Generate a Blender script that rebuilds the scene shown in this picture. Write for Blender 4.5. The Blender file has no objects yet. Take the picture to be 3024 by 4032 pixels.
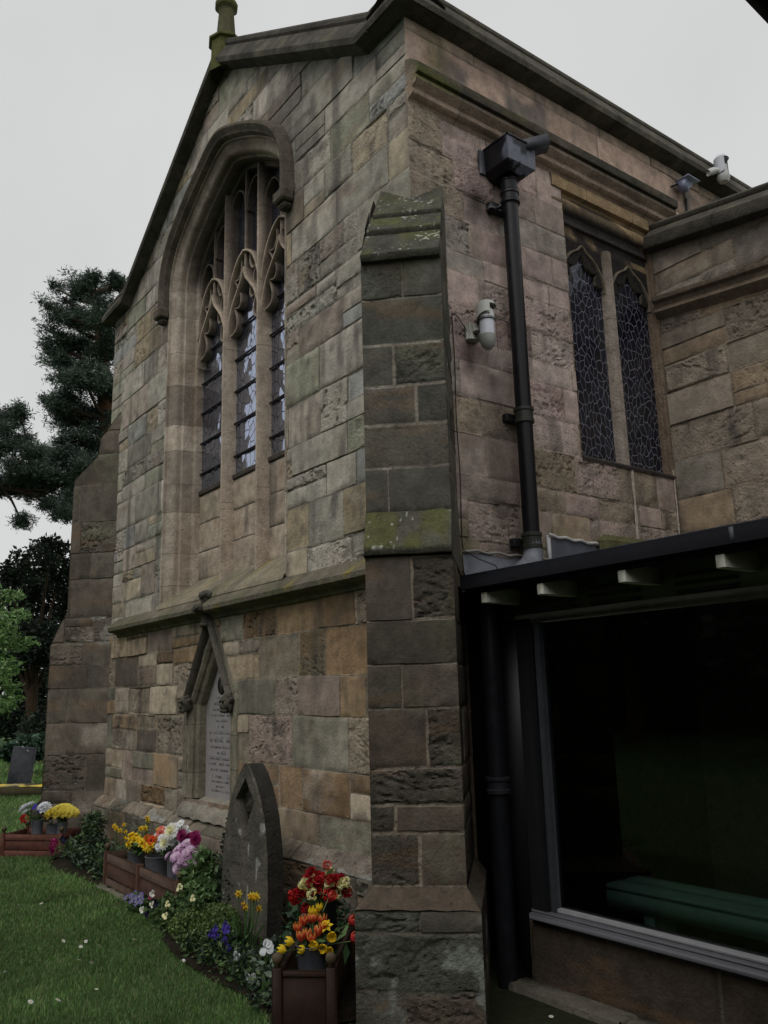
import bpy, math, random
import numpy as np
from mathutils import Vector, Matrix

sc = bpy.context.scene
rad = math.radians

# ------------------------------------------------------------------ camera
YAW, PITCH, ROLL, FPX = 0.9295, 0.2150, -0.0266, 3286.58
CAM = np.array([3.9318, -3.2325, 1.55])
cf = np.array([-math.sin(YAW) * math.cos(PITCH), math.cos(YAW) * math.cos(PITCH), math.sin(PITCH)])
cr0 = np.array([math.cos(YAW), math.sin(YAW), 0.0])
cu0 = np.cross(cr0, cf)
cr = math.cos(ROLL) * cr0 + math.sin(ROLL) * cu0
cu = -math.sin(ROLL) * cr0 + math.cos(ROLL) * cu0
cam_d = bpy.data.cameras.new("camera")
cam_d.sensor_fit = 'VERTICAL'
cam_d.sensor_height = 36.0
cam_d.lens = FPX / 4032 * 36.0
cam_d.clip_start, cam_d.clip_end = 0.05, 2000
cam = bpy.data.objects.new("camera", cam_d)
sc.collection.objects.link(cam)
cam.matrix_world = Matrix([[cr[i], cu[i], -cf[i], CAM[i]] for i in range(3)] + [[0, 0, 0, 1]])
sc.camera = cam

# ------------------------------------------------------------------ world, sun, exposure
SUN_EL, SUN_AZ = rad(58), rad(150)          # azimuth measured from +Y towards +X
W = bpy.data.worlds.new("World")
sc.world = W
W.use_nodes = True
nt = W.node_tree
for n_ in list(nt.nodes):
    nt.nodes.remove(n_)
out = nt.nodes.new("ShaderNodeOutputWorld")
bg = nt.nodes.new("ShaderNodeBackground")
sky = nt.nodes.new("ShaderNodeTexSky")
sky.sky_type = 'NISHITA'
sky.sun_disc = False
sky.sun_elevation, sky.sun_rotation = SUN_EL, SUN_AZ
sky.air_density, sky.dust_density, sky.ozone_density = 1.0, 6.0, 1.0
mixs = nt.nodes.new("ShaderNodeMixRGB")      # an overcast lid over the clear sky
mixs.inputs[0].default_value = 0.93
mixs.inputs[2].default_value = (6.95, 6.98, 6.93, 1)
nt.links.new(sky.outputs[0], mixs.inputs[1])
cl_t = nt.nodes.new("ShaderNodeTexCoord")
cl_n = nt.nodes.new("ShaderNodeTexNoise")
cl_n.inputs["Scale"].default_value = 2.2
cl_n.inputs["Detail"].default_value = 4
nt.links.new(cl_t.outputs["Generated"], cl_n.inputs["Vector"])
cl_r = nt.nodes.new("ShaderNodeMapRange")
for k_, v_ in zip(("From Min", "From Max", "To Min", "To Max"), (.3, .7, .93, 1.05)):
    cl_r.inputs[k_].default_value = v_
nt.links.new(cl_n.outputs["Fac"], cl_r.inputs["Value"])
cl_m = nt.nodes.new("ShaderNodeVectorMath")
cl_m.operation = 'SCALE'
nt.links.new(mixs.outputs[0], cl_m.inputs[0])
nt.links.new(cl_r.outputs["Result"], cl_m.inputs["Scale"])
nt.links.new(cl_m.outputs[0], bg.inputs[0])
bg.inputs[1].default_value = 0.10
nt.links.new(bg.outputs[0], out.inputs[0])
sun_d = bpy.data.lights.new("sun", 'SUN')
sun_d.energy = 1.15
sun_d.angle = rad(50)
sun_d.color = (1.0, 0.99, 0.97)
sun = bpy.data.objects.new("sun", sun_d)
sc.collection.objects.link(sun)
sd = Vector((math.sin(SUN_AZ) * math.cos(SUN_EL), math.cos(SUN_AZ) * math.cos(SUN_EL), math.sin(SUN_EL)))
sun.rotation_euler = sd.to_track_quat('Z', 'Y').to_euler()
sun.location = (0, 0, 30)
sc.view_settings.view_transform = 'Standard'
sc.view_settings.look = 'None'
sc.view_settings.exposure = 0.0
sc.view_settings.gamma = 1.0
sc.cycles.max_bounces = 6
sc.cycles.diffuse_bounces = 3
sc.cycles.glossy_bounces = 3
sc.cycles.transparent_max_bounces = 8
sc.cycles.use_denoising = True

RNG = np.random.default_rng(11)
random.seed(5)

# ------------------------------------------------------------------ helpers
def lin(r, g, b):
    return tuple(((c / 255) / 12.92 if c / 255 <= 0.04045 else ((c / 255 + 0.055) / 1.055) ** 2.4) for c in (r, g, b))

def L(*a):
    return np.array(lin(*a))

def _h(ix, iy, iz, s):
    h = (ix.astype(np.int64) * 374761393 + iy.astype(np.int64) * 668265263 + iz.astype(np.int64) * 2147483647 + s * 974634777) & 0xFFFFFFFF
    h = ((h ^ (h >> 13)) * 1274126177) & 0xFFFFFFFF
    h = ((h ^ (h >> 16)) * 2246822519) & 0xFFFFFFFF
    return ((h ^ (h >> 15)) & 0xFFFFFF) / float(0xFFFFFF)

def vn(x, y, z, s=0):
    x, y, z = np.broadcast_arrays(np.asarray(x, float), np.asarray(y, float), np.asarray(z, float))
    ix, iy, iz = np.floor(x), np.floor(y), np.floor(z)
    fx, fy, fz = x - ix, y - iy, z - iz
    fx, fy, fz = fx * fx * (3 - 2 * fx), fy * fy * (3 - 2 * fy), fz * fz * (3 - 2 * fz)
    r = 0
    for a in (0, 1):
        for b in (0, 1):
            for c in (0, 1):
                w = (fx if a else 1 - fx) * (fy if b else 1 - fy) * (fz if c else 1 - fz)
                r = r + w * _h(ix + a, iy + b, iz + c, s)
    return r * 2 - 1

def fbm(x, y, z=0.0, o=3, s=0):
    r, a, t = 0, 1.0, 0
    for i in range(o):
        r = r + a * vn(np.asarray(x) * 2 ** i, np.asarray(y) * 2 ** i, np.asarray(z) * 2 ** i, s + i * 17)
        t += a
        a *= 0.5
    return r / t

def nrm(v):
    v = np.asarray(v, float)
    return v / max(1e-9, np.linalg.norm(v))

def sstep(x, a, b):
    t = np.clip((x - a) / (b - a), 0, 1)
    return t * t * (3 - 2 * t)

class MB:
    def __init__(s):
        s.v, s.c, s.q, s.t, s.ng, s.n = [], [], [], [], [], 0

    def add(s, v, quads=None, tris=None, ngons=None, col=(1, 1, 1)):
        v = np.asarray(v, float).reshape(-1, 3)
        c = np.asarray(col, float)
        if c.ndim == 1:
            c = np.tile(c, (len(v), 1))
        s.v.append(v)
        s.c.append(c if c.shape[1] == 4 else np.concatenate([c[:, :3], np.full((len(c), 1), .6)], 1))
        if quads is not None and len(quads):
            s.q.append(np.asarray(quads, np.int64).reshape(-1, 4) + s.n)
        if tris is not None and len(tris):
            s.t.append(np.asarray(tris, np.int64).reshape(-1, 3) + s.n)
        for g in (ngons or []):
            s.ng.append([i + s.n for i in g])
        s.n += len(v)

    def grid(s, P, col=(1, 1, 1), closed_u=False, closed_v=False, keep=None):
        """P (nu, nv, 3)"""
        nu, nv = P.shape[:2]
        i, j = np.meshgrid(np.arange(nu if closed_u else nu - 1), np.arange(nv if closed_v else nv - 1), indexing='ij')
        i, j = i.ravel(), j.ravel()
        a, b = (i + 1) % nu, (j + 1) % nv
        q = np.stack([i * nv + j, a * nv + j, a * nv + b, i * nv + b], 1)
        if keep is not None:
            q = q[keep(q)]
        c = np.asarray(col, float)
        if c.ndim == 3:
            c = c.reshape(-1, c.shape[-1])
        s.add(P.reshape(-1, 3), quads=q, col=c)

    def box(s, lo, hi, col=(1, 1, 1), axes=None, o=(0, 0, 0), bev=0.0):
        lo, hi = np.array(lo, float), np.array(hi, float)
        A = np.eye(3) if axes is None else np.array(axes, float)
        o = np.array(o, float)
        if bev <= 0:
            V = np.array([[x, y, z] for x in (lo[0], hi[0]) for y in (lo[1], hi[1]) for z in (lo[2], hi[2])])
            Q = [[0, 1, 3, 2], [4, 6, 7, 5], [0, 4, 5, 1], [2, 3, 7, 6], [0, 2, 6, 4], [1, 5, 7, 3]]
            s.add(V @ A + o, quads=Q, col=col)
            return
        b = min(bev, *((hi - lo) / 2.01))
        V, idx = [], {}
        for sx in (0, 1):
            for sy in (0, 1):
                for sz in (0, 1):
                    cor = np.array([(lo, hi)[sx][0], (lo, hi)[sy][1], (lo, hi)[sz][2]])
                    sg = np.array([1 - 2 * sx, 1 - 2 * sy, 1 - 2 * sz])
                    for ax in range(3):
                        p = cor + sg * b
                        p[ax] = cor[ax]
                        idx[(sx, sy, sz, ax)] = len(V)
                        V.append(p)
        Q, T = [], []
        for ax in range(3):
            o1, o2 = [k for k in range(3) if k != ax]
            for sd_ in (0, 1):
                f = []
                for a, c in ((0, 0), (1, 0), (1, 1), (0, 1)):
                    k = [0, 0, 0]
                    k[ax], k[o1], k[o2] = sd_, a, c
                    f.append(idx[(*k, ax)])
                Q.append(f)
            for a in (0, 1):
                for c in (0, 1):
                    k0, k1 = [0, 0, 0], [0, 0, 0]
                    k0[o1] = k1[o1] = a
                    k0[o2] = k1[o2] = c
                    k1[ax] = 1
                    Q.append([idx[(*k0, o1)], idx[(*k1, o1)], idx[(*k1, o2)], idx[(*k0, o2)]])
        for a in (0, 1):
            for c in (0, 1):
                for d in (0, 1):
                    T.append([idx[(a, c, d, 0)], idx[(a, c, d, 1)], idx[(a, c, d, 2)]])
        s.add(np.array(V) @ A + o, quads=Q, tris=T, col=col)

    def tube(s, pts, r, seg=10, col=(1, 1, 1), cap=True):
        pts = np.asarray(pts, float)
        r = np.broadcast_to(np.asarray(r, float), (len(pts),))
        tan = np.gradient(pts, axis=0)
        ref = np.array([0.0, 0, 1]) if abs(nrm(tan[0])[2]) < 0.9 else np.array([1.0, 0, 0])
        P = []
        for p, t, rr in zip(pts, tan, r):
            t = nrm(t)
            a = nrm(ref - t * (ref @ t))
            b = np.cross(t, a)
            ref = a
            th = np.linspace(0, 2 * math.pi, seg, endpoint=False)
            P.append(p + rr * (np.cos(th)[:, None] * a + np.sin(th)[:, None] * b))
        n0 = s.n
        c = np.asarray(col, float)
        if c.ndim == 2:
            c = np.repeat(c[:, None, :], seg, 1)
        s.grid(np.array(P), col=c, closed_v=True)
        if cap:
            s.ng.append([n0 + k for k in range(seg)][::-1])
            s.ng.append([n0 + (len(pts) - 1) * seg + k for k in range(seg)])

    def lathe(s, cen, prof, seg=24, col=(1, 1, 1), axis=(0, 0, 1), cols=None):
        ax = nrm(axis)
        ref = np.array([1.0, 0, 0]) if abs(ax[0]) < 0.9 else np.array([0, 1.0, 0])
        a = nrm(ref - ax * (ref @ ax))
        b = np.cross(ax, a)
        th = np.linspace(0, 2 * math.pi, seg, endpoint=False)
        P = np.array([np.array(cen) + ax * z + r * (np.cos(th)[:, None] * a + np.sin(th)[:, None] * b) for r, z in prof])
        c = col if cols is None else np.repeat(np.asarray(cols, float)[:, None, :], seg, 1)
        s.grid(P, col=c, closed_v=True)

    def extrude(s, prof, O, A, B, D, length, col=(1, 1, 1), joints=None, jit=0.0, seed=0, capends=True, shear=0.0, rough=0.0):
        """profile points (a,b) in axes A,B swept along D from O for length, cut into blocks with fine dark joints"""
        O, A, B, D = (np.asarray(k, float) for k in (O, A, B, D))
        rg = np.random.default_rng(seed)
        st = [0.0]
        if joints:
            while st[-1] < length:
                st.append(st[-1] + joints * rg.uniform(0.7, 1.3))
            st = st[:-1]
            if length - st[-1] < joints * 0.4 and len(st) > 1:
                st = st[:-1]
        st.append(length)
        prof = np.asarray(prof, float)
        c = np.asarray(col, float)
        for a, b in zip(st[:-1], st[1:]):
            g = 0.003 if joints else 0
            k = 1 + rg.uniform(-jit, jit)
            off = rg.uniform(-.003, .003, 2) if joints else (0, 0)
            n = max(2, int((b - a) / 0.05)) if rough > 0 else 2
            ss = np.linspace(a + g, b - g, n)
            P = np.array([O + D * t + np.outer(prof[:, 0] + off[0], A) + np.outer(prof[:, 1] + off[1] + shear * t, B) for t in ss])
            if rough > 0:
                R = fbm(P[..., 0] * 9, P[..., 1] * 9, P[..., 2] * 9, 3, seed)
                P = P + rough * R[..., None] * (A + B) * 0.7
                cc = c * k * (1 + 0.35 * fbm(P[..., 0] * 5, P[..., 1] * 5, P[..., 2] * 5, 3, seed + 3))[..., None]
            else:
                cc = np.tile(c * k, (n, len(prof), 1))
            n0 = s.n
            s.grid(P, col=cc)
            if capends:
                m = len(prof)
                s.ng.append([n0 + i for i in range(m)])
                s.ng.append([n0 + (n - 1) * m + i for i in range(m)][::-1])

    def build(s, name, mat, org=(0, 0, 0), parent=None, smooth=False, angle=None):
        me = bpy.data.meshes.new(name)
        V = np.concatenate(s.v) - np.asarray(org, float)
        C = np.concatenate(s.c)
        lo, sz = [], []
        if s.q:
            q = np.concatenate(s.q)
            lo.append(q.ravel())
            sz.append(np.full(len(q), 4))
        if s.t:
            t = np.concatenate(s.t)
            lo.append(t.ravel())
            sz.append(np.full(len(t), 3))
        for g in s.ng:
            lo.append(np.array(g))
            sz.append(np.array([len(g)]))
        lo, sz = np.concatenate(lo).astype(np.int32), np.concatenate(sz).astype(np.int32)
        me.vertices.add(len(V))
        me.vertices.foreach_set("co", V.ravel().astype(np.float32))
        me.loops.add(len(lo))
        me.loops.foreach_set("vertex_index", lo)
        me.polygons.add(len(sz))
        me.polygons.foreach_set("loop_start", np.concatenate([[0], np.cumsum(sz)[:-1]]).astype(np.int32))
        me.polygons.foreach_set("loop_total", sz)
        if smooth:
            me.polygons.foreach_set("use_smooth", np.ones(len(sz), bool))
        at = me.color_attributes.new("Col", 'FLOAT_COLOR', 'POINT')
        at.data.foreach_set("color", np.clip(C, 0, 1).ravel().astype(np.float32))
        me.update(calc_edges=True)
        me.validate()
        if smooth and angle:
            me.set_sharp_from_angle(angle=rad(angle))
        me.materials.append(mat)
        o = bpy.data.objects.new(name, me)
        sc.collection.objects.link(o)
        if parent is not None:
            o.parent = parent
        return o

def tag(o, label=None, cat=None, group=None, kind=None):
    if label: o["label"] = label
    if cat: o["category"] = cat
    if group: o["group"] = group
    if kind: o["kind"] = kind
    return o

def thing(name, label, cat, loc, group=None):
    o = bpy.data.objects.new(name, None)
    o.empty_display_size = 0.1
    sc.collection.objects.link(o)
    o.location = loc
    return tag(o, label, cat, group)

def dup(o, loc=None, rot=None, scale=None, parent=None):
    c = o.copy()
    sc.collection.objects.link(c)
    if parent is not None: c.parent = parent
    if loc is not None: c.location = loc
    if rot is not None: c.rotation_euler = rot
    if scale is not None: c.scale = (scale,) * 3
    return c

# ------------------------------------------------------------------ materials
def mat_new(name):
    m = bpy.data.materials.new(name)
    m.use_nodes = True
    t = m.node_tree
    p = t.nodes["Principled BSDF"]
    return m, t, p

def mat_col(name, rough=0.8, spec=0.3, fine=40.0, amp=0.25, bump=0.0, bscale=80.0, metal=0.0, trans=0.0, rough2=None):
    """vertex colour x fine procedural mottling, optional bump"""
    m, t, p = mat_new(name)
    at = t.nodes.new("ShaderNodeAttribute")
    at.attribute_name = "Col"
    tc = t.nodes.new("ShaderNodeTexCoord")
    nz = t.nodes.new("ShaderNodeTexNoise")
    nz.inputs["Scale"].default_value = fine
    nz.inputs["Detail"].default_value = 6
    nz.inputs["Roughness"].default_value = 0.65
    t.links.new(tc.outputs["Object"], nz.inputs["Vector"])
    mr = t.nodes.new("ShaderNodeMapRange")
    mr.inputs["From Min"].default_value, mr.inputs["From Max"].default_value = 0.25, 0.75
    mr.inputs["To Min"].default_value, mr.inputs["To Max"].default_value = 1 - amp, 1 + amp
    t.links.new(nz.outputs["Fac"], mr.inputs["Value"])
    mx = t.nodes.new("ShaderNodeVectorMath")
    mx.operation = 'SCALE'
    t.links.new(at.outputs["Color"], mx.inputs[0])
    t.links.new(mr.outputs["Result"], mx.inputs["Scale"])
    t.links.new(mx.outputs[0], p.inputs["Base Color"])
    p.inputs["Roughness"].default_value = rough
    p.inputs["Specular IOR Level"].default_value = spec
    p.inputs["Metallic"].default_value = metal
    if rough2 is not None:
        m2 = t.nodes.new("ShaderNodeMapRange")
        m2.inputs["From Min"].default_value, m2.inputs["From Max"].default_value = 0.3, 0.7
        m2.inputs["To Min"].default_value, m2.inputs["To Max"].default_value = rough, rough2
        t.links.new(nz.outputs["Fac"], m2.inputs["Value"])
        t.links.new(m2.outputs["Result"], p.inputs["Roughness"])
    if bump > 0:
        n2 = t.nodes.new("ShaderNodeTexNoise")
        n2.inputs["Scale"].default_value = bscale
        n2.inputs["Detail"].default_value = 8
        n2.inputs["Roughness"].default_value = 0.7
        t.links.new(tc.outputs["Object"], n2.inputs["Vector"])
        b = t.nodes.new("ShaderNodeBump")
        b.inputs["Strength"].default_value = bump
        b.inputs["Distance"].default_value = 0.01
        t.links.new(n2.outputs["Fac"], b.inputs["Height"])
        t.links.new(b.outputs["Normal"], p.inputs["Normal"])
    if trans > 0:
        tr = t.nodes.new("ShaderNodeBsdfTranslucent")
        t.links.new(mx.outputs[0], tr.inputs["Color"])
        ms = t.nodes.new("ShaderNodeMixShader")
        ms.inputs[0].default_value = trans
        t.links.new(p.outputs[0], ms.inputs[1])
        t.links.new(tr.outputs[0], ms.inputs[2])
        t.links.new(ms.outputs[0], t.nodes["Material Output"].inputs["Surface"])
    return m

def mat_stone(name, pit=1.0):
    m, t, p = mat_new(name)
    N, K = t.nodes, t.links
    at = N.new("ShaderNodeAttribute"); at.attribute_name = "Col"
    tc = N.new("ShaderNodeTexCoord")
    def noise(sc_, det, ro=.65):
        n = N.new("ShaderNodeTexNoise"); n.inputs["Scale"].default_value = sc_
        n.inputs["Detail"].default_value = det; n.inputs["Roughness"].default_value = ro
        K.new(tc.outputs["Object"], n.inputs["Vector"]); return n
    def mrange(src, a, b, c, d):
        r_ = N.new("ShaderNodeMapRange")
        for k_, v_ in zip(("From Min", "From Max", "To Min", "To Max"), (a, b, c, d)): r_.inputs[k_].default_value = v_
        K.new(src, r_.inputs["Value"]); return r_.outputs["Result"]
    def mul(a, b):
        q_ = N.new("ShaderNodeMath"); q_.operation = 'MULTIPLY'; K.new(a, q_.inputs[0]); K.new(b, q_.inputs[1]); return q_.outputs[0]
    n1, n2, n3, n4 = noise(10, 7, .7), noise(48, 5), noise(26, 3, .5), noise(150, 3)
    def byalpha(src, lo=0.0):                                        # eroded blocks are rougher than dressed ones
        w_ = mrange(at.outputs["Alpha"], 0, 1, lo, 1)
        q_ = N.new("ShaderNodeMath"); q_.operation = 'SUBTRACT'; K.new(src, q_.inputs[0]); q_.inputs[1].default_value = 1
        a_ = N.new("ShaderNodeMath"); a_.operation = 'MULTIPLY_ADD'; K.new(q_.outputs[0], a_.inputs[0]); K.new(w_, a_.inputs[1]); a_.inputs[2].default_value = 1
        return a_.outputs[0]
    f = mul(mrange(n1.outputs["Fac"], .32, .68, .70, 1.24), byalpha(mrange(n2.outputs["Fac"], .3, .7, .76, 1.2), .35))
    f = mul(f, byalpha(mrange(n3.outputs["Fac"], .30, .37, .60, 1.0)))       # dark pin holes and chips
    f = mul(f, byalpha(mrange(n4.outputs["Fac"], .3, .7, .84, 1.16), .5))
    mx = N.new("ShaderNodeVectorMath"); mx.operation = 'SCALE'
    K.new(at.outputs["Color"], mx.inputs[0]); K.new(f, mx.inputs["Scale"]); K.new(mx.outputs[0], p.inputs["Base Color"])
    p.inputs["Roughness"].default_value = .93
    p.inputs["Specular IOR Level"].default_value = .12
    b1 = N.new("ShaderNodeBump"); K.new(mrange(at.outputs["Alpha"], 0, 1, .22, .85), b1.inputs["Strength"]); b1.inputs["Distance"].default_value = .012
    K.new(mrange(n2.outputs["Fac"], .2, .8, 0, 1), b1.inputs["Height"])
    b2 = N.new("ShaderNodeBump"); K.new(mrange(at.outputs["Alpha"], .1, 1, 0, .8 * pit), b2.inputs["Strength"]); b2.inputs["Distance"].default_value = .008
    K.new(mrange(n3.outputs["Fac"], .30, .40, 0, 1), b2.inputs["Height"]); K.new(b1.outputs[0], b2.inputs["Normal"])
    b3 = N.new("ShaderNodeBump"); b3.inputs["Strength"].default_value = .5; b3.inputs["Distance"].default_value = .004
    K.new(n4.outputs["Fac"], b3.inputs["Height"]); K.new(b2.outputs[0], b3.inputs["Normal"])
    K.new(b3.outputs[0], p.inputs["Normal"])
    return m
M_STONE = mat_stone("sandstone")
M_TRIM = mat_stone("dressed_stone", .5)
M_SOIL = mat_col("soil", 0.95, 0.1, 30, 0.5, 1.0, 30)
M_TURF = mat_col("turf", 0.95, 0.1, 25, 0.4, 0.8, 60)
M_GRASS = mat_col("grass_blade", 0.6, 0.2, 3, 0.35, trans=0.3)
M_LEAF = mat_col("leaf", 0.55, 0.3, 8, 0.3, trans=0.2)
M_NEEDLE = mat_col("needle", 0.7, 0.2, 2, 0.3, trans=0.1)
M_BARK = mat_col("bark", 0.95, 0.1, 12, 0.4, 0.8, 25)
M_PETAL = mat_col("petal", 0.6, 0.2, 60, 0.12, trans=0.25)
M_WOOD = mat_col("stained_wood", 0.66, 0.25, 14, 0.45, 0.35, 50)
M_ZINC = mat_col("galvanised_zinc", 0.45, 0.5, 25, 0.22, 0.08, 30, metal=0.55)
M_IRON = mat_col("black_paint", 0.30, 0.32, 18, 0.3, 0.05, 60, rough2=0.5)
M_MATT = mat_col("matt_black_paint", 0.7, 0.10, 15, 0.3, 0.05, 50)
M_LEAD = mat_col("sheet_lead", 0.6, 0.4, 12, 0.3, 0.2, 20)
M_PLASTIC = mat_col("white_plastic", 0.35, 0.5, 10, 0.08)
M_PAINT = mat_col("gloss_paint", 0.45, 0.4, 15, 0.15, 0.05, 50)
M_BRASS = mat_col("black_lettering", 0.7, 0.2, 30, 0.2)

def mat_leaded(name, axis, scale, base, refl, leadw, leadcol, warp=0.02, hue=0.35, rough=0.05, tilt=.16):
    """leaded stained glass: random quarries between lead cames; axis picks the horizontal coordinate (0 x, 1 y)"""
    m, t, p = mat_new(name)
    N, K = t.nodes, t.links
    tc = N.new("ShaderNodeTexCoord")
    sx = N.new("ShaderNodeSeparateXYZ")
    K.new(tc.outputs["Object"], sx.inputs[0])
    cb = N.new("ShaderNodeCombineXYZ")
    K.new(sx.outputs[axis], cb.inputs[0])
    zs = N.new("ShaderNodeMath"); zs.operation = 'MULTIPLY'; zs.inputs[1].default_value = 0.62
    K.new(sx.outputs[2], zs.inputs[0])
    K.new(zs.outputs[0], cb.inputs[1])
    nz = N.new("ShaderNodeTexNoise"); nz.inputs["Scale"].default_value = 6
    K.new(cb.outputs[0], nz.inputs["Vector"])
    off = N.new("ShaderNodeVectorMath"); off.operation = 'MULTIPLY_ADD'
    off.inputs[1].default_value = (warp, warp, 0)
    K.new(nz.outputs["Color"], off.inputs[0]); K.new(cb.outputs[0], off.inputs[2])
    def vor(feat):
        v = N.new("ShaderNodeTexVoronoi"); v.voronoi_dimensions = '2D'; v.feature = feat
        v.inputs["Scale"].default_value = scale
        K.new(off.outputs[0], v.inputs["Vector"])
        return v
    vc, ve = vor('F1'), vor('DISTANCE_TO_EDGE')
    lt = N.new("ShaderNodeMath"); lt.operation = 'LESS_THAN'; lt.inputs[1].default_value = leadw
    K.new(ve.outputs["Distance"], lt.inputs[0])
    hs = N.new("ShaderNodeHueSaturation"); hs.inputs["Saturation"].default_value = hue; hs.inputs["Value"].default_value = 1.0
    K.new(vc.outputs["Color"], hs.inputs["Color"])
    mu = N.new("ShaderNodeMixRGB"); mu.blend_type = 'MULTIPLY'; mu.inputs[0].default_value = 1
    mu.inputs[2].default_value = (*base, 1)
    K.new(hs.outputs[0], mu.inputs[1])
    mc = N.new("ShaderNodeMixRGB"); mc.inputs[2].default_value = (*leadcol, 1)
    K.new(lt.outputs[0], mc.inputs[0]); K.new(mu.outputs[0], mc.inputs[1])
    K.new(mc.outputs[0], p.inputs["Base Color"])
    p.inputs["Roughness"].default_value = 0.35
    p.inputs["Specular IOR Level"].default_value = 0.4
    # each quarry sits at its own slight tilt
    ge = N.new("ShaderNodeNewGeometry")
    n2 = N.new("ShaderNodeTexNoise"); n2.inputs["Scale"].default_value = 14; n2.inputs["Detail"].default_value = 1
    K.new(off.outputs[0], n2.inputs["Vector"])
    def jitter(src, amt, base_):
        a_ = N.new("ShaderNodeVectorMath"); a_.operation = 'SUBTRACT'; a_.inputs[1].default_value = (.5, .5, .5)
        K.new(src, a_.inputs[0])
        b_ = N.new("ShaderNodeVectorMath"); b_.operation = 'MULTIPLY_ADD'; b_.inputs[1].default_value = (amt, amt, amt)
        K.new(a_.outputs[0], b_.inputs[0]); K.new(base_, b_.inputs[2])
        return b_.outputs[0]
    bp = N.new("ShaderNodeVectorMath"); bp.operation = 'NORMALIZE'
    K.new(jitter(n2.outputs["Color"], .14, jitter(vc.outputs["Color"], tilt, ge.outputs["Normal"])), bp.inputs[0])
    gl = N.new("ShaderNodeBsdfGlossy"); gl.inputs["Roughness"].default_value = rough
    gl.inputs["Color"].default_value = (0.66, 0.74, 0.95, 1)
    K.new(bp.outputs[0], gl.inputs["Normal"])
    fr = N.new("ShaderNodeMath"); fr.operation = 'MULTIPLY_ADD'
    K.new(lt.outputs[0], fr.inputs[0]); fr.inputs[1].default_value = -refl * 0.92; fr.inputs[2].default_value = refl
    ms = N.new("ShaderNodeMixShader")
    K.new(fr.outputs[0], ms.inputs[0]); K.new(p.outputs[0], ms.inputs[1]); K.new(gl.outputs[0], ms.inputs[2])
    K.new(ms.outputs[0], N["Material Output"].inputs["Surface"])
    return m

M_GLASS_E = mat_leaded("leaded_glass", 0, 13.0, lin(34, 36, 54), 0.58, 0.05, lin(34, 36, 40), warp=.05)
M_GLASS_S = mat_leaded("leaded_dark_glass", 1, 19.0, lin(22, 24, 38), 0.05, 0.034, lin(124, 126, 140), warp=0.10)

def mat_pane(name):
    m, t, p = mat_new(name)
    N, K = t.nodes, t.links
    tr = N.new("ShaderNodeBsdfTransparent"); tr.inputs[0].default_value = (0.80, 0.86, 0.84, 1)
    gl = N.new("ShaderNodeBsdfGlossy"); gl.inputs["Roughness"].default_value = 0.02
    fr = N.new("ShaderNodeFresnel"); fr.inputs[0].default_value = 1.62
    ms = N.new("ShaderNodeMixShader")
    K.new(fr.outputs[0], ms.inputs[0]); K.new(tr.outputs[0], ms.inputs[1]); K.new(gl.outputs[0], ms.inputs[2])
    K.new(ms.outputs[0], N["Material Output"].inputs["Surface"])
    return m
M_PANE = mat_pane("window_pane")

# ------------------------------------------------------------------ masonry
def poly_test(P, poly):
    x, y = P[:, 0], P[:, 1]
    ins = np.zeros(len(P), bool)
    best = np.full(len(P), 1e9)
    near = P.copy()
    a, b = poly, np.roll(poly, -1, 0)
    for (x0, y0), (x1, y1) in zip(a, b):
        c = ((y0 > y) != (y1 > y)) & (x < (x1 - x0) * (y - y0) / ((y1 - y0) if y1 != y0 else 1e-12) + x0)
        ins ^= c
        dx, dy = x1 - x0, y1 - y0
        t = np.clip(((x - x0) * dx + (y - y0) * dy) / (dx * dx + dy * dy + 1e-12), 0, 1)
        qx, qy = x0 + t * dx, y0 + t * dy
        d = (qx - x) ** 2 + (qy - y) ** 2
        k = d < best
        best[k] = d[k]
        near[k, 0], near[k, 1] = qx[k], qy[k]
    return ins, near

def clip_fn(keep_in=None, keep_out=()):
    def f(P):
        bad = np.zeros(len(P), bool)
        Q = P.copy()
        if keep_in is not None:
            i, n = poly_test(P, keep_in)
            bad |= ~i
            Q[~i] = n[~i]
        for po in keep_out:
            i, n = poly_test(P, po)
            bad |= i
            Q[i] = n[i]
        return bad, Q
    return f

def layout(u0, u1, v0, v1, rg, pal, hr=(0.2, 0.36), wr=(0.25, 0.7), rough=0.35, split=0.2, courses=None):
    """coursed squared rubble: list of stones"""
    S = []
    if courses is None:
        courses = [v0]
        while courses[-1] < v1 - hr[0] * 0.8:
            courses.append(min(v1, courses[-1] + rg.uniform(*hr)))
        courses[-1] = v1
    def mk(a, b, c, d):
        col = pal[rg.integers(len(pal))] * rg.uniform(0.74, 1.16)
        k = rg.random()
        kind = 'smooth' if k > rough else ('pitted' if k < rough * 0.35 else ('layered' if k < rough * 0.75 else 'worn'))
        S.append(dict(r=(a, b, c, d), col=col, kind=kind, off=rg.normal(0, 0.004)))
    for c0, c1 in zip(courses[:-1], courses[1:]):
        u = u0
        h = c1 - c0
        while u < u1 - 1e-6:
            w = rg.uniform(*wr) * (0.75 + 0.9 * h / hr[1] * 0.5)
            if u1 - (u + w) < wr[0] * 0.7:
                w = u1 - u
            if h > 0.24 and rg.random() < split:
                m = c0 + h * rg.uniform(0.35, 0.65)
                mk(u, u + w, c0, m)
                if rg.random() < 0.4 and w > 0.4:
                    x = u + w * rg.uniform(0.35, 0.65)
                    mk(u, x, m, c1)
                    mk(x, u + w, m, c1)
                else:
                    mk(u, u + w, m, c1)
            else:
                mk(u, u + w, c0, c1)
            u += w
    return S

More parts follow.
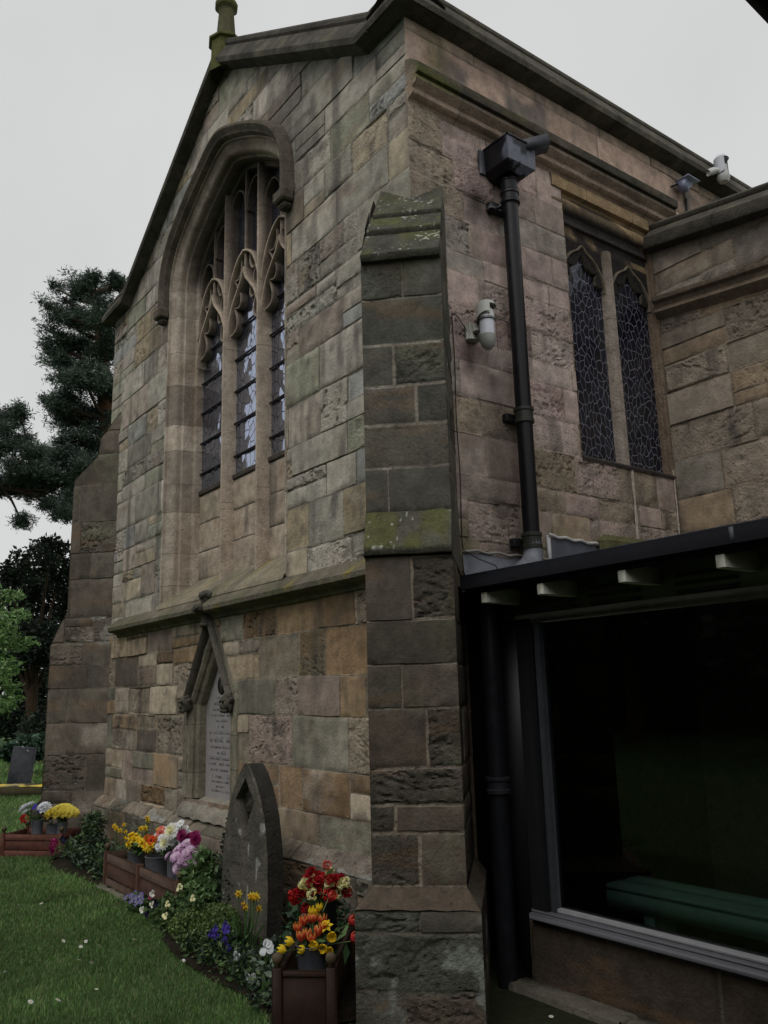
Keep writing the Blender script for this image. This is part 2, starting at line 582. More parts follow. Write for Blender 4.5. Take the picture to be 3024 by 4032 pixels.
def masonry(mb, O, U, V, N, S, clip=None, flush=(), mortar=lin(104, 96, 84), seed=1, stain=None, sp=0.032, joint=0.0042, depth=0.011, ext=None, warp=.010, tint=(1, 1, 1)):
    """stones S (rects in u,v) as real raised blocks on a recessed mortar bed"""
    O, U, V, N = (np.asarray(k, float) for k in (O, U, V, N))
    def put(uu, vv, hh, col, f=None):
        Pq = np.stack([uu.ravel(), vv.ravel()], 1)
        keep = None
        if f is not None:
            bad, Pq = f(Pq)
            if bad.all():
                return
            keep = (lambda q: ~bad[q].all(1))
        X = O + Pq[:, :1] * U + Pq[:, 1:] * V + hh.ravel()[:, None] * N
        mb.grid(X.reshape(*uu.shape, 3), col=col.reshape(*uu.shape, -1), keep=keep)
    mortar = np.asarray(mortar, float)
    fl_u = [v for sd, v in flush if sd == 'u']
    fl_v = [v for sd, v in flush if sd == 'v']
    for k, s in enumerate(S):
        a, b, c, d = s['r']
        kind = s['kind']
        hsh = (k * 7919 + seed * 104729) % 1000 / 1000.0
        g = joint * (0.6 + 0.9 * hsh)
        step = sp if kind == 'smooth' else (0.018 if kind == 'worn' else 0.0095)
        e = min(0.003 + .006 * hsh, (b - a) / 8, (d - c) / 8)
        def line(p, q, fl):
            lo_f, hi_f = any(abs(p - f) < 1e-6 for f in fl), any(abs(q - f) < 1e-6 for f in fl)
            p2, q2 = p + (0 if lo_f else g + e), q - (0 if hi_f else g + e)
            n = max(1, int(round((q2 - p2) / step)))
            L_ = list(np.linspace(p2, q2, n + 1))
            if not lo_f: L_ = [p, p + g] + L_
            if not hi_f: L_ = L_ + [q - g, q]
            return np.array(L_), lo_f, hi_f
        lu, fa, fb = line(a, b, fl_u)
        lv, fc, fd = line(c, d, fl_v)
        uu, vv = np.meshgrid(lu, lv, indexing='ij')
        big_ = np.full(uu.shape, 9.0)
        de = np.minimum(np.minimum(big_ if fa else uu - a, big_ if fb else b - uu), np.minimum(big_ if fc else vv - c, big_ if fd else d - vv))
        ext_d = np.minimum(np.minimum(uu - a if fa else big_, b - uu if fb else big_), np.minimum(vv - c if fc else big_, d - vv if fd else big_))
        h = np.full(uu.shape, s['off'])
        n1 = fbm(uu * 7, vv * 7, k * 3.1, 3, seed)
        n2 = fbm(uu * 18, vv * 18, k * 1.9, 3, seed + 31)
        tone = 1 + 0.20 * n1 + 0.20 * n2
        e_ = 0
        if kind == 'smooth':
            h += 0.002 * n1 + .001 * n2
        elif kind == 'pitted':
            n = vn(uu * 24 + 3 * n1, vv * 32, k * 1.7, seed) + .6 * vn(uu * 55, vv * 62, k * 1.7, seed + 21)
            m_ = sstep(fbm(uu * 4, vv * 4, k * .9, 2, seed + 23), -.45, .25)
            e_ = sstep(n, .0, .9) * m_
            h += -.020 * e_ + .003 * n * m_
            tone = tone * (1 - .35 * e_)
        elif kind == 'layered':
            tl = .35 * math.sin(k * 1.9)
            v2, u2 = vv + tl * uu, uu - tl * vv
            n = .8 * vn(u2 * 9 + 2 * n2, v2 * 40 + 2.2 * vn(u2 * 5, v2 * 5, k, seed + 5), k * 1.3, seed) + .7 * vn(u2 * 26, v2 * 80, k * 1.3, seed + 22)
            m_ = sstep(fbm(uu * 3.5, vv * 3.5, k * .7, 3, seed + 24), -.35, .3)
            e_ = sstep(n, .0, .85) * m_
            h += -.015 * e_ + .003 * n * m_
            tone = tone * (1 - .25 * e_)
        else:
            n = fbm(uu * 14, vv * 14, k * 2.3, 3, seed)
            h += 0.006 * n - 0.010 * np.exp(-de / 0.03) * (0.3 + 0.9 * n)
            h += -.010 * sstep(fbm(uu * 5, vv * 8, k * 1.1, 3, seed + 27), .15, .3)
        hm = -.0035 - depth * .55 * sstep(fbm(uu * 1.8, vv * 1.8, 1.7, 3, seed + 4), -.35, .35) - .004 * sstep(fbm(uu * 9, vv * 9, 3.7, 2, seed + 14), .1, .5)
        mort = de <= g + 1e-6
        ext_w = sstep(ext_d, 0.0, 0.06)
        h = h * ext_w
        hm = hm * (ext_d > 1e-6)
        h = np.where(mort, hm, np.maximum(h, -.032))
        ring = (~mort) & (de <= g + e + 1e-6)
        h = np.where(ring, h - .0015 - .003 * hsh, h)
        # ragged outline
        wob = 0.0025 if kind == 'smooth' else 0.006
        inner = np.exp(-de / 0.02) * (de > 1e-6) * (ext_d > 1e-6)
        uu2 = np.clip(uu + wob * inner * fbm(uu * 15, vv * 15, 5.0 + k, 2, seed + 1) * 1.6, a if fa else a + .0004, b if fb else b - .0004)
        vv2 = np.clip(vv + wob * inner * fbm(uu * 15, vv * 15, 9.0 + k, 2, seed + 2) * 1.6, c if fc else c + .0004, d if fd else d - .0004)
        uu2 = np.where(de < 1e-6, uu, uu2)
        vv2 = np.where(de < 1e-6, vv, vv2)
        col = np.asarray(s['col'])[None, None, :] * np.clip(tone, .35, 1.6)[..., None]
        # weathering that belongs to the single block: bedding bands, soot, bloom, rust
        ir = sstep(fbm(uu * 2.2, vv * (5 + 9 * hsh), k * 7.7, 3, seed + 9), 0.22, 0.55)[..., None]
        col = col * (1 - 0.30 * ir) + ir * 0.30 * np.array(lin(134, 100, 66))
        w1 = (hsh * 7.3) % 1
        if w1 < .30:
            dk = sstep(fbm(uu * 9, vv * 2.2, k * 4.1, 3, seed + 41), .05, .5)[..., None] * .62
            col = col * (1 - dk) + dk * np.array(lin(84, 80, 76))
        elif w1 < .45:
            dk = sstep(fbm(uu * 4, vv * 4, k * 4.4, 4, seed + 43), .0, .45)[..., None] * .55
            col = col * (1 - dk) + dk * np.array(lin(122, 120, 98))
        elif w1 < .58:
            dk = sstep(fbm(uu * 3.5, vv * 5, k * 4.7, 4, seed + 45), .0, .4)[..., None] * .5
            col = col * (1 - dk) + dk * np.array(lin(186, 174, 158))
        mc = mortar[None, None, :] * (1 + .35 * fbm(uu * 5, vv * 5, 1.1, 3, seed + 6))[..., None]
        mc = mc * (1 - .35 * sstep(-hm, .006, .013))[..., None]
        col = np.where(mort[..., None], mc, col)
        if stain is not None:
            col = stain(uu, vv, col)
        lum = col.mean(-1, keepdims=True)
        col = lum + .86 * (col - lum)
        vv2 = vv2 + warp * fbm(uu2 * 1.3, vv2 * 1.3, 6.6, 2, seed + 51) + warp * .35 * fbm(uu2 * 5, vv2 * 5, 2.6, 2, seed + 52)
        col = col * np.array(tint)
        al = {'smooth': .12 + .3 * hsh, 'worn': .75, 'pitted': 1.0, 'layered': .9}[kind]
        col = np.concatenate([col, np.where(mort, .8, al)[..., None]], -1)
        put(uu2, vv2, h, col, clip)

def sweep(mb, path, prof, O, U, V, N, col, closed=False, joints=None, seed=0, jit=0.12, colf=None):
    """mitred sweep of profile (o = in-plane outward, n = along N) along a polyline in the U,V plane"""
    path = np.asarray(path, float)
    O, U, V, N = (np.asarray(k, float) for k in (O, U, V, N))
    seg = np.diff(path, axis=0)
    nl = np.stack([-seg[:, 1], seg[:, 0]], 1)
    nl /= np.linalg.norm(nl, axis=1)[:, None]
    vn_ = np.zeros_like(path)
    vn_[0], vn_[-1] = nl[0], nl[-1]
    m = nl[:-1] + nl[1:]
    m /= np.linalg.norm(m, axis=1)[:, None]
    vn_[1:-1] = m / np.clip((m * nl[1:]).sum(1), 0.3, 1)[:, None]
    prof = np.asarray(prof, float)
    d = np.concatenate([[0], np.cumsum(np.linalg.norm(seg, axis=1))])
    rg = np.random.default_rng(seed)
    blocks = rg.uniform(1 - jit, 1 + jit, 400)
    P, C = [], []
    def ring(p, nn, k):
        q = p + prof[:, :1] * nn
        X = O + q[:, :1] * U + q[:, 1:] * V + prof[:, 1:] * N
        P.append(X)
        C.append(np.tile(np.asarray(col) * k, (len(prof), 1)))
    jl = []
    if joints:
        x = joints * 0.6
        while x < d[-1]:
            jl.append(x)
            x += joints * rg.uniform(0.75, 1.25)
    items = [(t, 0) for t in d] + [(x + dx, kk) for x in jl for dx, kk in ((-.006, 0), (-.0005, 1), (.0005, 1), (.006, 2))]
    items.sort()
    for t, kk in items:
        i = min(np.searchsorted(d, t, side='right') - 1, len(d) - 2)
        i = max(i, 0)
        f = (t - d[i]) / max(1e-9, d[i + 1] - d[i])
        p = path[i] * (1 - f) + path[i + 1] * f
        nn = vn_[i] * (1 - f) + vn_[i + 1] * f
        b = np.searchsorted(jl, t - (0.003 if kk == 0 else -0.003)) if joints else 0
        ring(p, nn, 0.45 if kk == 1 else blocks[b])
    P, C = np.array(P), np.array(C)
    C = C * (1 + 0.3 * fbm(P[..., 0] * 6, P[..., 1] * 6, P[..., 2] * 4, 3, seed))[..., None]
    if colf is not None:
        C = colf(P, C)
    mb.grid(P, col=C)

# ------------------------------------------------------------------ palettes (real stone colours)
P_UP = [L(176, 167, 152), L(166, 159, 145), L(182, 170, 154), L(162, 158, 144), L(162, 160, 138), L(164, 162, 158), L(178, 162, 138), L(150, 144, 130), L(172, 163, 150), L(186, 176, 162)]
P_LO = [L(178, 158, 132), L(170, 142, 108), L(164, 148, 130), L(166, 150, 136), L(150, 138, 120), L(140, 137, 120), L(158, 132, 100), L(122, 112, 100), L(186, 170, 148), L(156, 138, 126), L(146, 122, 96)]
P_SIDE = [L(196, 174, 161), L(192, 172, 158), L(186, 169, 156), L(199, 177, 163), L(190, 165, 154), L(164, 157, 142), L(188, 168, 138)]
P_BU = [L(96, 94, 84), L(88, 87, 78), L(100, 95, 84), L(90, 90, 81)]
P_BL = [L(100, 89, 77), L(93, 85, 75), L(106, 96, 84), L(88, 82, 72)]
P_TR = [L(156, 142, 124), L(148, 135, 119), L(156, 136, 110), L(140, 132, 120), L(154, 145, 131)]
P_FAR = [L(108, 99, 87), L(101, 94, 83), L(114, 104, 92)]
C_TRIM, C_DARK, C_MULL = L(150, 140, 122), L(88, 82, 74), L(184, 168, 152)
GREEN, LICH, SOOT_DARK = np.array(lin(104, 110, 58)), np.array(lin(176, 178, 170)), np.array(lin(70, 66, 62))

def blend(col, k, c):
    k = np.clip(k, 0, 1)[..., None]
    return col * (1 - k) + k * np.asarray(c)

X3, Y3, Z3 = np.array([1., 0, 0]), np.array([0, 1., 0]), np.array([0, 0, 1.])
S2 = 2 ** .5
WL, CX = -6.04, -2.97            # left corner of the east wall, window centre line
DT = 2.72                        # the transept wall stands this far back
ZP = 6.31                        # parapet under its coping

CH = thing("church", "weathered sandstone church with traceried window, diagonal buttresses and stone parapets", "church", (0, 0, 0))

def part(mb, name, mat, parent=None, **k):
    return mb.build(name, mat, (0, 0, 0), parent or CH, **k)

# east window outline -------------------------------------------------
HALF = [(1.27, 6.0), (1.255, 6.12), (1.215, 6.24), (1.15, 6.35), (1.07, 6.44), (.97, 6.525), (.85, 6.61), (.68, 6.72), (.5, 6.82), (.33, 6.905), (.18, 6.975), (.07, 7.01), (0, 7.02)]
ARCH = np.array([(CX - x, z) for x, z in HALF] + [(CX + x, z) for x, z in HALF[-2::-1]])
ZS = 2.47
WPATH = np.concatenate([[(CX - 1.27, ZS)], ARCH, [(CX + 1.27, ZS)]])
WOPEN = np.concatenate([[(CX - 1.262, ZS + .02)], ARCH + (np.array([CX, 6.3]) - ARCH) * .004, [(CX + 1.262, ZS + .02)]])

def offs(path, o):
    path = np.asarray(path, float)
    seg = np.diff(path, axis=0)
    nl = np.stack([-seg[:, 1], seg[:, 0]], 1)
    nl /= np.linalg.norm(nl, axis=1)[:, None]
    v = np.zeros_like(path)
    v[0], v[-1] = nl[0], nl[-1]
    m = nl[:-1] + nl[1:]
    m /= np.linalg.norm(m, axis=1)[:, None]
    v[1:-1] = m / np.clip((m * nl[1:]).sum(1), .3, 1)[:, None]
    return path + o * v

# ------------------------------------------------------------------ east wall
def stain_east(u, v, col):
    n = fbm(u * 1.3, v * 0.9, 3.3, 4, 71)
    col = blend(col, .62 * sstep(fbm(u * 5.5, v * .55, 7.3, 4, 76), .12, .5), L(78, 75, 71))
    col = blend(col, .40 * sstep(fbm(u * 2.4, v * 2.0, 2.3, 4, 77), .15, .5) * .5, L(186, 176, 164))
    col = blend(col, .45 * sstep(fbm(u * 9, v * 9, 2.9, 3, 78), .25, .5), L(92, 88, 82))
    col = blend(col, 0.5 * sstep(n, 0.15, 0.6), SOOT_DARK)
    col = blend(col, 0.30 * sstep(fbm(u * 1.0, v * 1.2, 8.8, 3, 72), 0.0, 0.5) * (v > 2.4), L(134, 136, 110))
    # run-off below the string course, dark drips
    st = fbm(u * 7, v * 0.8, 1.5, 3, 73)
    col = blend(col, 0.6 * sstep(st, 0.05, 0.5) * sstep(v, 1.7, 2.2) * (v < 2.32), L(92, 84, 72))
    col = blend(col, 0.55 * sstep(fbm(u * 3, v * 3, 4.4, 3, 74), 0.1, .5) * sstep(-v, -0.9, -0.2), L(96, 92, 80))
    # darker strip beneath the gable coping
    top = np.where(u > -0.44, 6.3, np.where(u < -5.56, 6.3, 7.93 - np.abs(u - CX) * 0.636))
    col = blend(col, 0.65 * sstep(v, top - 0.35, top) * (0.6 + fbm(u * 4, v * 4, 1, 2, 75)), SOOT_DARK)
    return col

rg = np.random.default_rng(23)
GABLE = np.array([(WL, -.2), (0, -.2), (0, ZP), (-.44, ZP), (CX, 7.93), (-5.56, ZP), (WL, ZP)])
S = layout(WL, 0, 2.30, 8.0, rg, P_UP + [L(176, 158, 128), L(168, 152, 138)], (.23, .40), (.28, .78), rough=.34, split=.34)
mb = MB()
masonry(mb, (0, 0, 0), X3, Z3, -Y3, S, clip_fn(GABLE, [WOPEN]), flush=(('u', 0.0), ('u', WL)), mortar=lin(138, 131, 118), seed=4, stain=stain_east, warp=.018, tint=(1.01, 1.02, 1.025))
S = layout(WL, 0, .42, 2.30, rg, P_LO + [L(150, 122, 90), L(112, 102, 92)], (.24, .40), (.26, .66), rough=.30, split=.32)
NICHE = np.array([(-3.44, .69), (-3.44, 1.5), (-3.02, 2.13), (-2.60, 1.5), (-2.60, .69)])
masonry(mb, (0, 0, 0), X3, Z3, -Y3, S, clip_fn(None, [NICHE]), flush=(('u', 0.0), ('u', WL)), mortar=lin(150, 138, 120), seed=8, stain=stain_east, warp=.022, tint=(1.03, 1.02, 1.0))
# body behind the facing, so the wall is a solid from behind too
mb.grid(np.array([[(WL, .75, -.2), (WL, .75, ZP)], [(-5.56, .75, -.2), (-5.56, .75, ZP)], [(CX, .75, -.2), (CX, .75, 7.93)], [(-.44, .75, -.2), (-.44, .75, ZP)], [(0, .75, -.2), (0, .75, ZP)]]), col=P_UP[1] * .5)
mb.grid(np.array([[(WL, 0.012, -.2), (WL, 0.012, ZP)], [(WL, 3.5, -.2), (WL, 3.5, ZP)]]), col=P_UP[1])
part(mb, "east_wall", M_STONE, smooth=True, angle=40)

# plinth of the east wall
def stain_plinth(u, v, col):
    col = blend(col, .8 * sstep(fbm(u * 5, v * 8, 1.1, 4, 81), .28, .4) * (v < .3), LICH)
    col = blend(col, .35 + .5 * sstep(fbm(u * 2, v * 3, 6.1, 3, 82), -.1, .4), L(84, 79, 66))
    return col
mb = MB()
rg = np.random.default_rng(5)
S = layout(-5.75, -.2, 0, .165, rg, P_LO[2:6], wr=(.3, .6), courses=[0, .165], rough=.9)
nv = nrm((0, .12, .10))
nn = nrm((0, -.10, .12))
masonry(mb, (0, -.125, .455), X3, nv, nn, S, seed=15, stain=stain_plinth, joint=.006)
S = layout(-5.75, -.2, -.1, .455, rg, P_LO[2:], (.2, .3), (.3, .6), rough=.8)
masonry(mb, (0, -.125, 0), X3, Z3, -Y3, S, seed=16, stain=stain_plinth)
part(mb, "plinth", M_STONE, smooth=True, angle=40)

# string course with sloping top
def trim_moss(P, C):
    n = fbm(P[..., 0] * 4, P[..., 1] * 9, P[..., 2] * 9, 4, 91)
    C = blend(C, .6 * sstep(n, 0.0, .4), L(92, 95, 66))
    C = blend(C, .5 * sstep(fbm(P[..., 0] * 5, P[..., 1] * 5, P[..., 2] * 5, 3, 93), .0, .4), L(84, 80, 74))
    C = blend(C, .6 * sstep(fbm(P[..., 0] * 6, P[..., 1] * 20, P[..., 2] * 20, 3, 92), .40, .5), L(150, 132, 54))
    return C
mb = MB()
xs = np.arange(-5.44, -.30, .04)
sweep(mb, np.stack([xs, np.full(len(xs), 2.25)], 1), [(-.01, .0), (.0, .02), (.03, .035), (.045, .07), (.045, .10), (.062, .127), (.098, .130), (.19, .035), (.205, .012), (.21, -.01)], (0, 0, 0), X3, Z3, -Y3, L(112, 106, 92), joints=.62, seed=3, colf=trim_moss)
part(mb, "string_course", M_TRIM, smooth=True, angle=35)

# ------------------------------------------------------------------ east window
EW = MB()
th = np.radians([-80, -105, -130, -155, -180, -200])
roll = [(-.072 + .046 * math.cos(t), -(.092 + .046 * math.sin(t))) for t in th]
jamb = [(.02, -.02), (.018, .004), (-.006, .004), (-.010, -.022), (-.022, -.028), (-.030, -.018), (-.040, -.030)] + roll + [(-.118, -.128), (-.138, -.140), (-.142, -.25), (-.185, -.262), (-.190, -.275), (-.190, -.40)]
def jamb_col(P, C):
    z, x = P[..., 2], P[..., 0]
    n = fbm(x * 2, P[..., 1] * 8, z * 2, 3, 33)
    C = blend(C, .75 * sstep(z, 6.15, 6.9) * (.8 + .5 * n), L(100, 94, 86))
    C = blend(C, .9 * sstep(P[..., 1], .10, .2) * sstep(z, 5.9, 6.15), L(62, 58, 54))  # arch shade and soot painted over the upper mouldings and soffit
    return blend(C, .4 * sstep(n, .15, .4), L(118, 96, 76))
fine = []
for a, b in zip(WPATH[:-1], WPATH[1:]):
    n = max(1, int(np.linalg.norm(b - a) / .09))
    fine += [a + (b - a) * k / n for k in range(n)]
fine.append(WPATH[-1])
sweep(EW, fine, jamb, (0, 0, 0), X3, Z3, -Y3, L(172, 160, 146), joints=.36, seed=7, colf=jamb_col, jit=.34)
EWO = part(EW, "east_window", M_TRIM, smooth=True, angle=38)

def hood_col(P, C):
    n = fbm(P[..., 0] * 5, P[..., 1] * 5, P[..., 2] * 5, 3, 35)
    return blend(C, .5 + .5 * n, L(74, 68, 62))
mb = MB()
i0 = 1
hp = np.concatenate([[(CX - 1.285, 5.74)], offs(ARCH, .012), [(CX + 1.285, 5.74)]])
hfine = []
for a, b in zip(hp[:-1], hp[1:]):
    n = max(1, int(np.linalg.norm(b - a) / .06))
    hfine += [a + (b - a) * k / n for k in range(n)]
hfine.append(hp[-1])
sweep(mb, hfine, [(-.004, .0), (.0, .03), (.012, .06), (.03, .065), (.045, .085), (.07, .102), (.095, .098), (.108, .075), (.128, .02), (.132, -.01)], (0, 0, 0), X3, Z3, -Y3, L(112, 104, 92), joints=.5, seed=9, colf=hood_col)
for sx in (-1, 1):
    x = CX + sx * 1.345
    mb.box((x - .085, -.125, 5.64), (x + .085, .0, 5.745), L(92, 86, 76), bev=.015)
    mb.box((x - .06, -.09, 5.585), (x + .06, .0, 5.64), L(84, 78, 70), bev=.02)
part(mb, "hood_mould", M_TRIM, EWO, smooth=True, angle=38)

# window sill slope, blank panels
mb = MB()
IN = 1.08
xs = np.linspace(CX - 1.30, CX + 1.30, 60)
pr_ = [(.40, 2.80), (.34, 2.755), (.02, 2.515), (-.03, 2.475), (-.045, 2.44), (-.02, 2.41)]
P = np.array([[(x, y, z) for y, z in pr_] for x in xs])
ym = (P[:, :, 1] > .01)
P[..., 0] = np.where(ym, np.clip(P[..., 0], CX - 1.25, CX + 1.25), P[..., 0])
C = np.tile(np.array(L(138, 130, 112)), (*P.shape[:2], 1))
C = trim_moss(P, C * (1 + .25 * fbm(P[..., 0] * 5, P[..., 1] * 5, P[..., 2] * 5, 3, 95))[..., None])
mb.grid(P, col=C)
part(mb, "window_sill", M_TRIM, EWO, smooth=True, angle=30)

mb = MB()
def stain_panel(u, v, col):
    return blend(col, .75 * sstep(fbm(u * 6, v * 1.2, 4.2, 3, 97), .0, .45), L(96, 90, 84))
LIGHTS = [CX - .70, CX + .02, CX + .74]
MUL = [CX - .335, CX + .385]
S = []
for a, b in ((CX - 1.09, MUL[0]), (MUL[0], MUL[1]), (MUL[1], CX + 1.09)):
    for k, (c, d) in enumerate(((2.72, 3.03), (3.03, 3.33), (3.33, 3.63))):
        S.append(dict(r=(a, b, c, d), col=L(184, 166, 146) * RNG.uniform(.88, 1.05), kind='smooth', off=RNG.normal(0, .003)))
masonry(mb, (0, .315, 0), X3, Z3, -Y3, S, seed=41, stain=stain_panel, depth=.006)
mb.box((CX - 1.09, .30, 3.63), (CX + 1.09, .45, 3.685), L(80, 74, 68), bev=.01)
part(mb, "blank_panel", M_STONE, EWO, smooth=True, angle=40)

# glass
mb = MB()
gin = offs(ARCH, -.185)
outline = [(CX - 1.09, 3.66)] + [tuple(p) for p in gin] + [(CX + 1.09, 3.66)]
mb.add([(x, .335, z) for x, z in outline], ngons=[list(range(len(outline)))])
part(mb, "leaded_glass", M_GLASS_E, EWO)
mb = MB()                                            # saddle bars
for k in range(5):
    z = 3.66 + .335 * (k + .62)
    mb.tube([(CX - 1.08, .318, z), (CX + 1.08, .318, z)], .011, 6, L(40, 40, 46))
part(mb, "saddle_bars", M_IRON, EWO)

def arch_top(x, o=-.17):
    q = offs(ARCH, o)
    return float(np.interp(x, q[:, 0], q[:, 1]))

MP = [(.019, -.215), (.016, -.205), (-.016, -.205), (-.019, -.215), (-.046, -.28), (-.046, -.36), (.046, -.36), (.046, -.28), (.019, -.215)]
def bar(mb, path, prof, col=C_MULL, seed=0, joints=None):
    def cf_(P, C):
        C = blend(C, .92 * sstep(P[..., 2] + .25 * fbm(P[..., 0] * 4, P[..., 2] * 2, 0, 2, 37), 5.75, 6.45), L(80, 74, 68))  # shade of the arch, with soot, painted into the upper bars
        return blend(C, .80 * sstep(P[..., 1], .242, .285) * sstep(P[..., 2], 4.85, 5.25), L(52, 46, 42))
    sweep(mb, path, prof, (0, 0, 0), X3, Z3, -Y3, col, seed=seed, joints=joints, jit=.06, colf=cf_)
for i, x in enumerate(MUL):
    mb = MB()
    zz = np.linspace(2.62, arch_top(x), 26)
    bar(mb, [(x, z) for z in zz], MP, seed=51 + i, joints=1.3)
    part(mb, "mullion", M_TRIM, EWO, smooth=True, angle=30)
SP = [(.012, -.262), (.010, -.256), (-.010, -.256), (-.012, -.262), (-.016, -.285), (-.016, -.345), (.016, -.345), (.016, -.285), (.012, -.262)]
CP = [(.010, -.236), (.008, -.230), (-.008, -.230), (-.010, -.236), (-.014, -.265), (-.014, -.345), (.014, -.345), (.014, -.265), (.010, -.236)]
KP = [(.006, -.262), (-.006, -.262), (-.010, -.29), (-.010, -.345), (.010, -.345), (.010, -.29), (.006, -.262)]
def curve(pts, n=22):
    pts = np.array(pts, float)
    t = np.linspace(0, len(pts) - 1, n)
    out_ = []
    for tt in t:
        i = min(int(tt), len(pts) - 2)
        p0, p1, p2, p3 = pts[max(i - 1, 0)], pts[i], pts[i + 1], pts[min(i + 2, len(pts) - 1)]
        f = tt - i
        out_.append(.5 * (2 * p1 + (p2 - p0) * f + (2 * p0 - 5 * p1 + 4 * p2 - p3) * f * f + (3 * p1 - p0 - 3 * p2 + p3) * f ** 3))
    return np.array(out_)
for i, x in enumerate(LIGHTS):
    mb = MB()
    zz = np.linspace(5.68, arch_top(x), 12)
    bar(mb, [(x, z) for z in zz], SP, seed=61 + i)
    for s_ in (-1, 1):
        oA = curve([(.345, 5.36), (.31, 5.56), (.22, 5.76), (.11, 5.875), (.0, 5.925)])
        oB = curve([(.345, 5.03), (.315, 5.22), (.24, 5.40), (.13, 5.53), (.05, 5.62), (.0, 5.74)])
        for cvx, pr2 in ((oA, CP), (oB, CP)):
            q = cvx * [s_, 1] + [x, 0]
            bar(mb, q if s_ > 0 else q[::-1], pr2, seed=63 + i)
        # cusps
        for cvx in (curve([(.32, 5.42), (.20, 5.47), (.165, 5.56), (.20, 5.64), (.25, 5.70)], 12), curve([(.25, 5.70), (.15, 5.68), (.10, 5.74), (.09, 5.80), (.10, 5.87)], 12), curve([(.33, 5.12), (.22, 5.14), (.175, 5.20), (.19, 5.30), (.24, 5.40)], 12), curve([(.24, 5.40), (.14, 5.37), (.10, 5.42), (.10, 5.48), (.12, 5.53)], 12)):
            q = cvx * [s_, 1] + [x, 0]
            bar(mb, q if s_ > 0 else q[::-1], KP, seed=65 + i)
        # little cusped head of each upper panel
        xa = x + s_ * .18
        zt = min(arch_top(x), arch_top(xa), arch_top(x + s_ * .33)) - .02
        q = curve([(-.16, zt - .32), (-.14, zt - .15), (-.07, zt - .05), (0, zt - .02), (.07, zt - .05), (.14, zt - .15), (.16, zt - .32)]) + [xa, 0]
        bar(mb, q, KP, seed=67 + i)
    part(mb, "tracery", M_TRIM, EWO, smooth=True, angle=30)

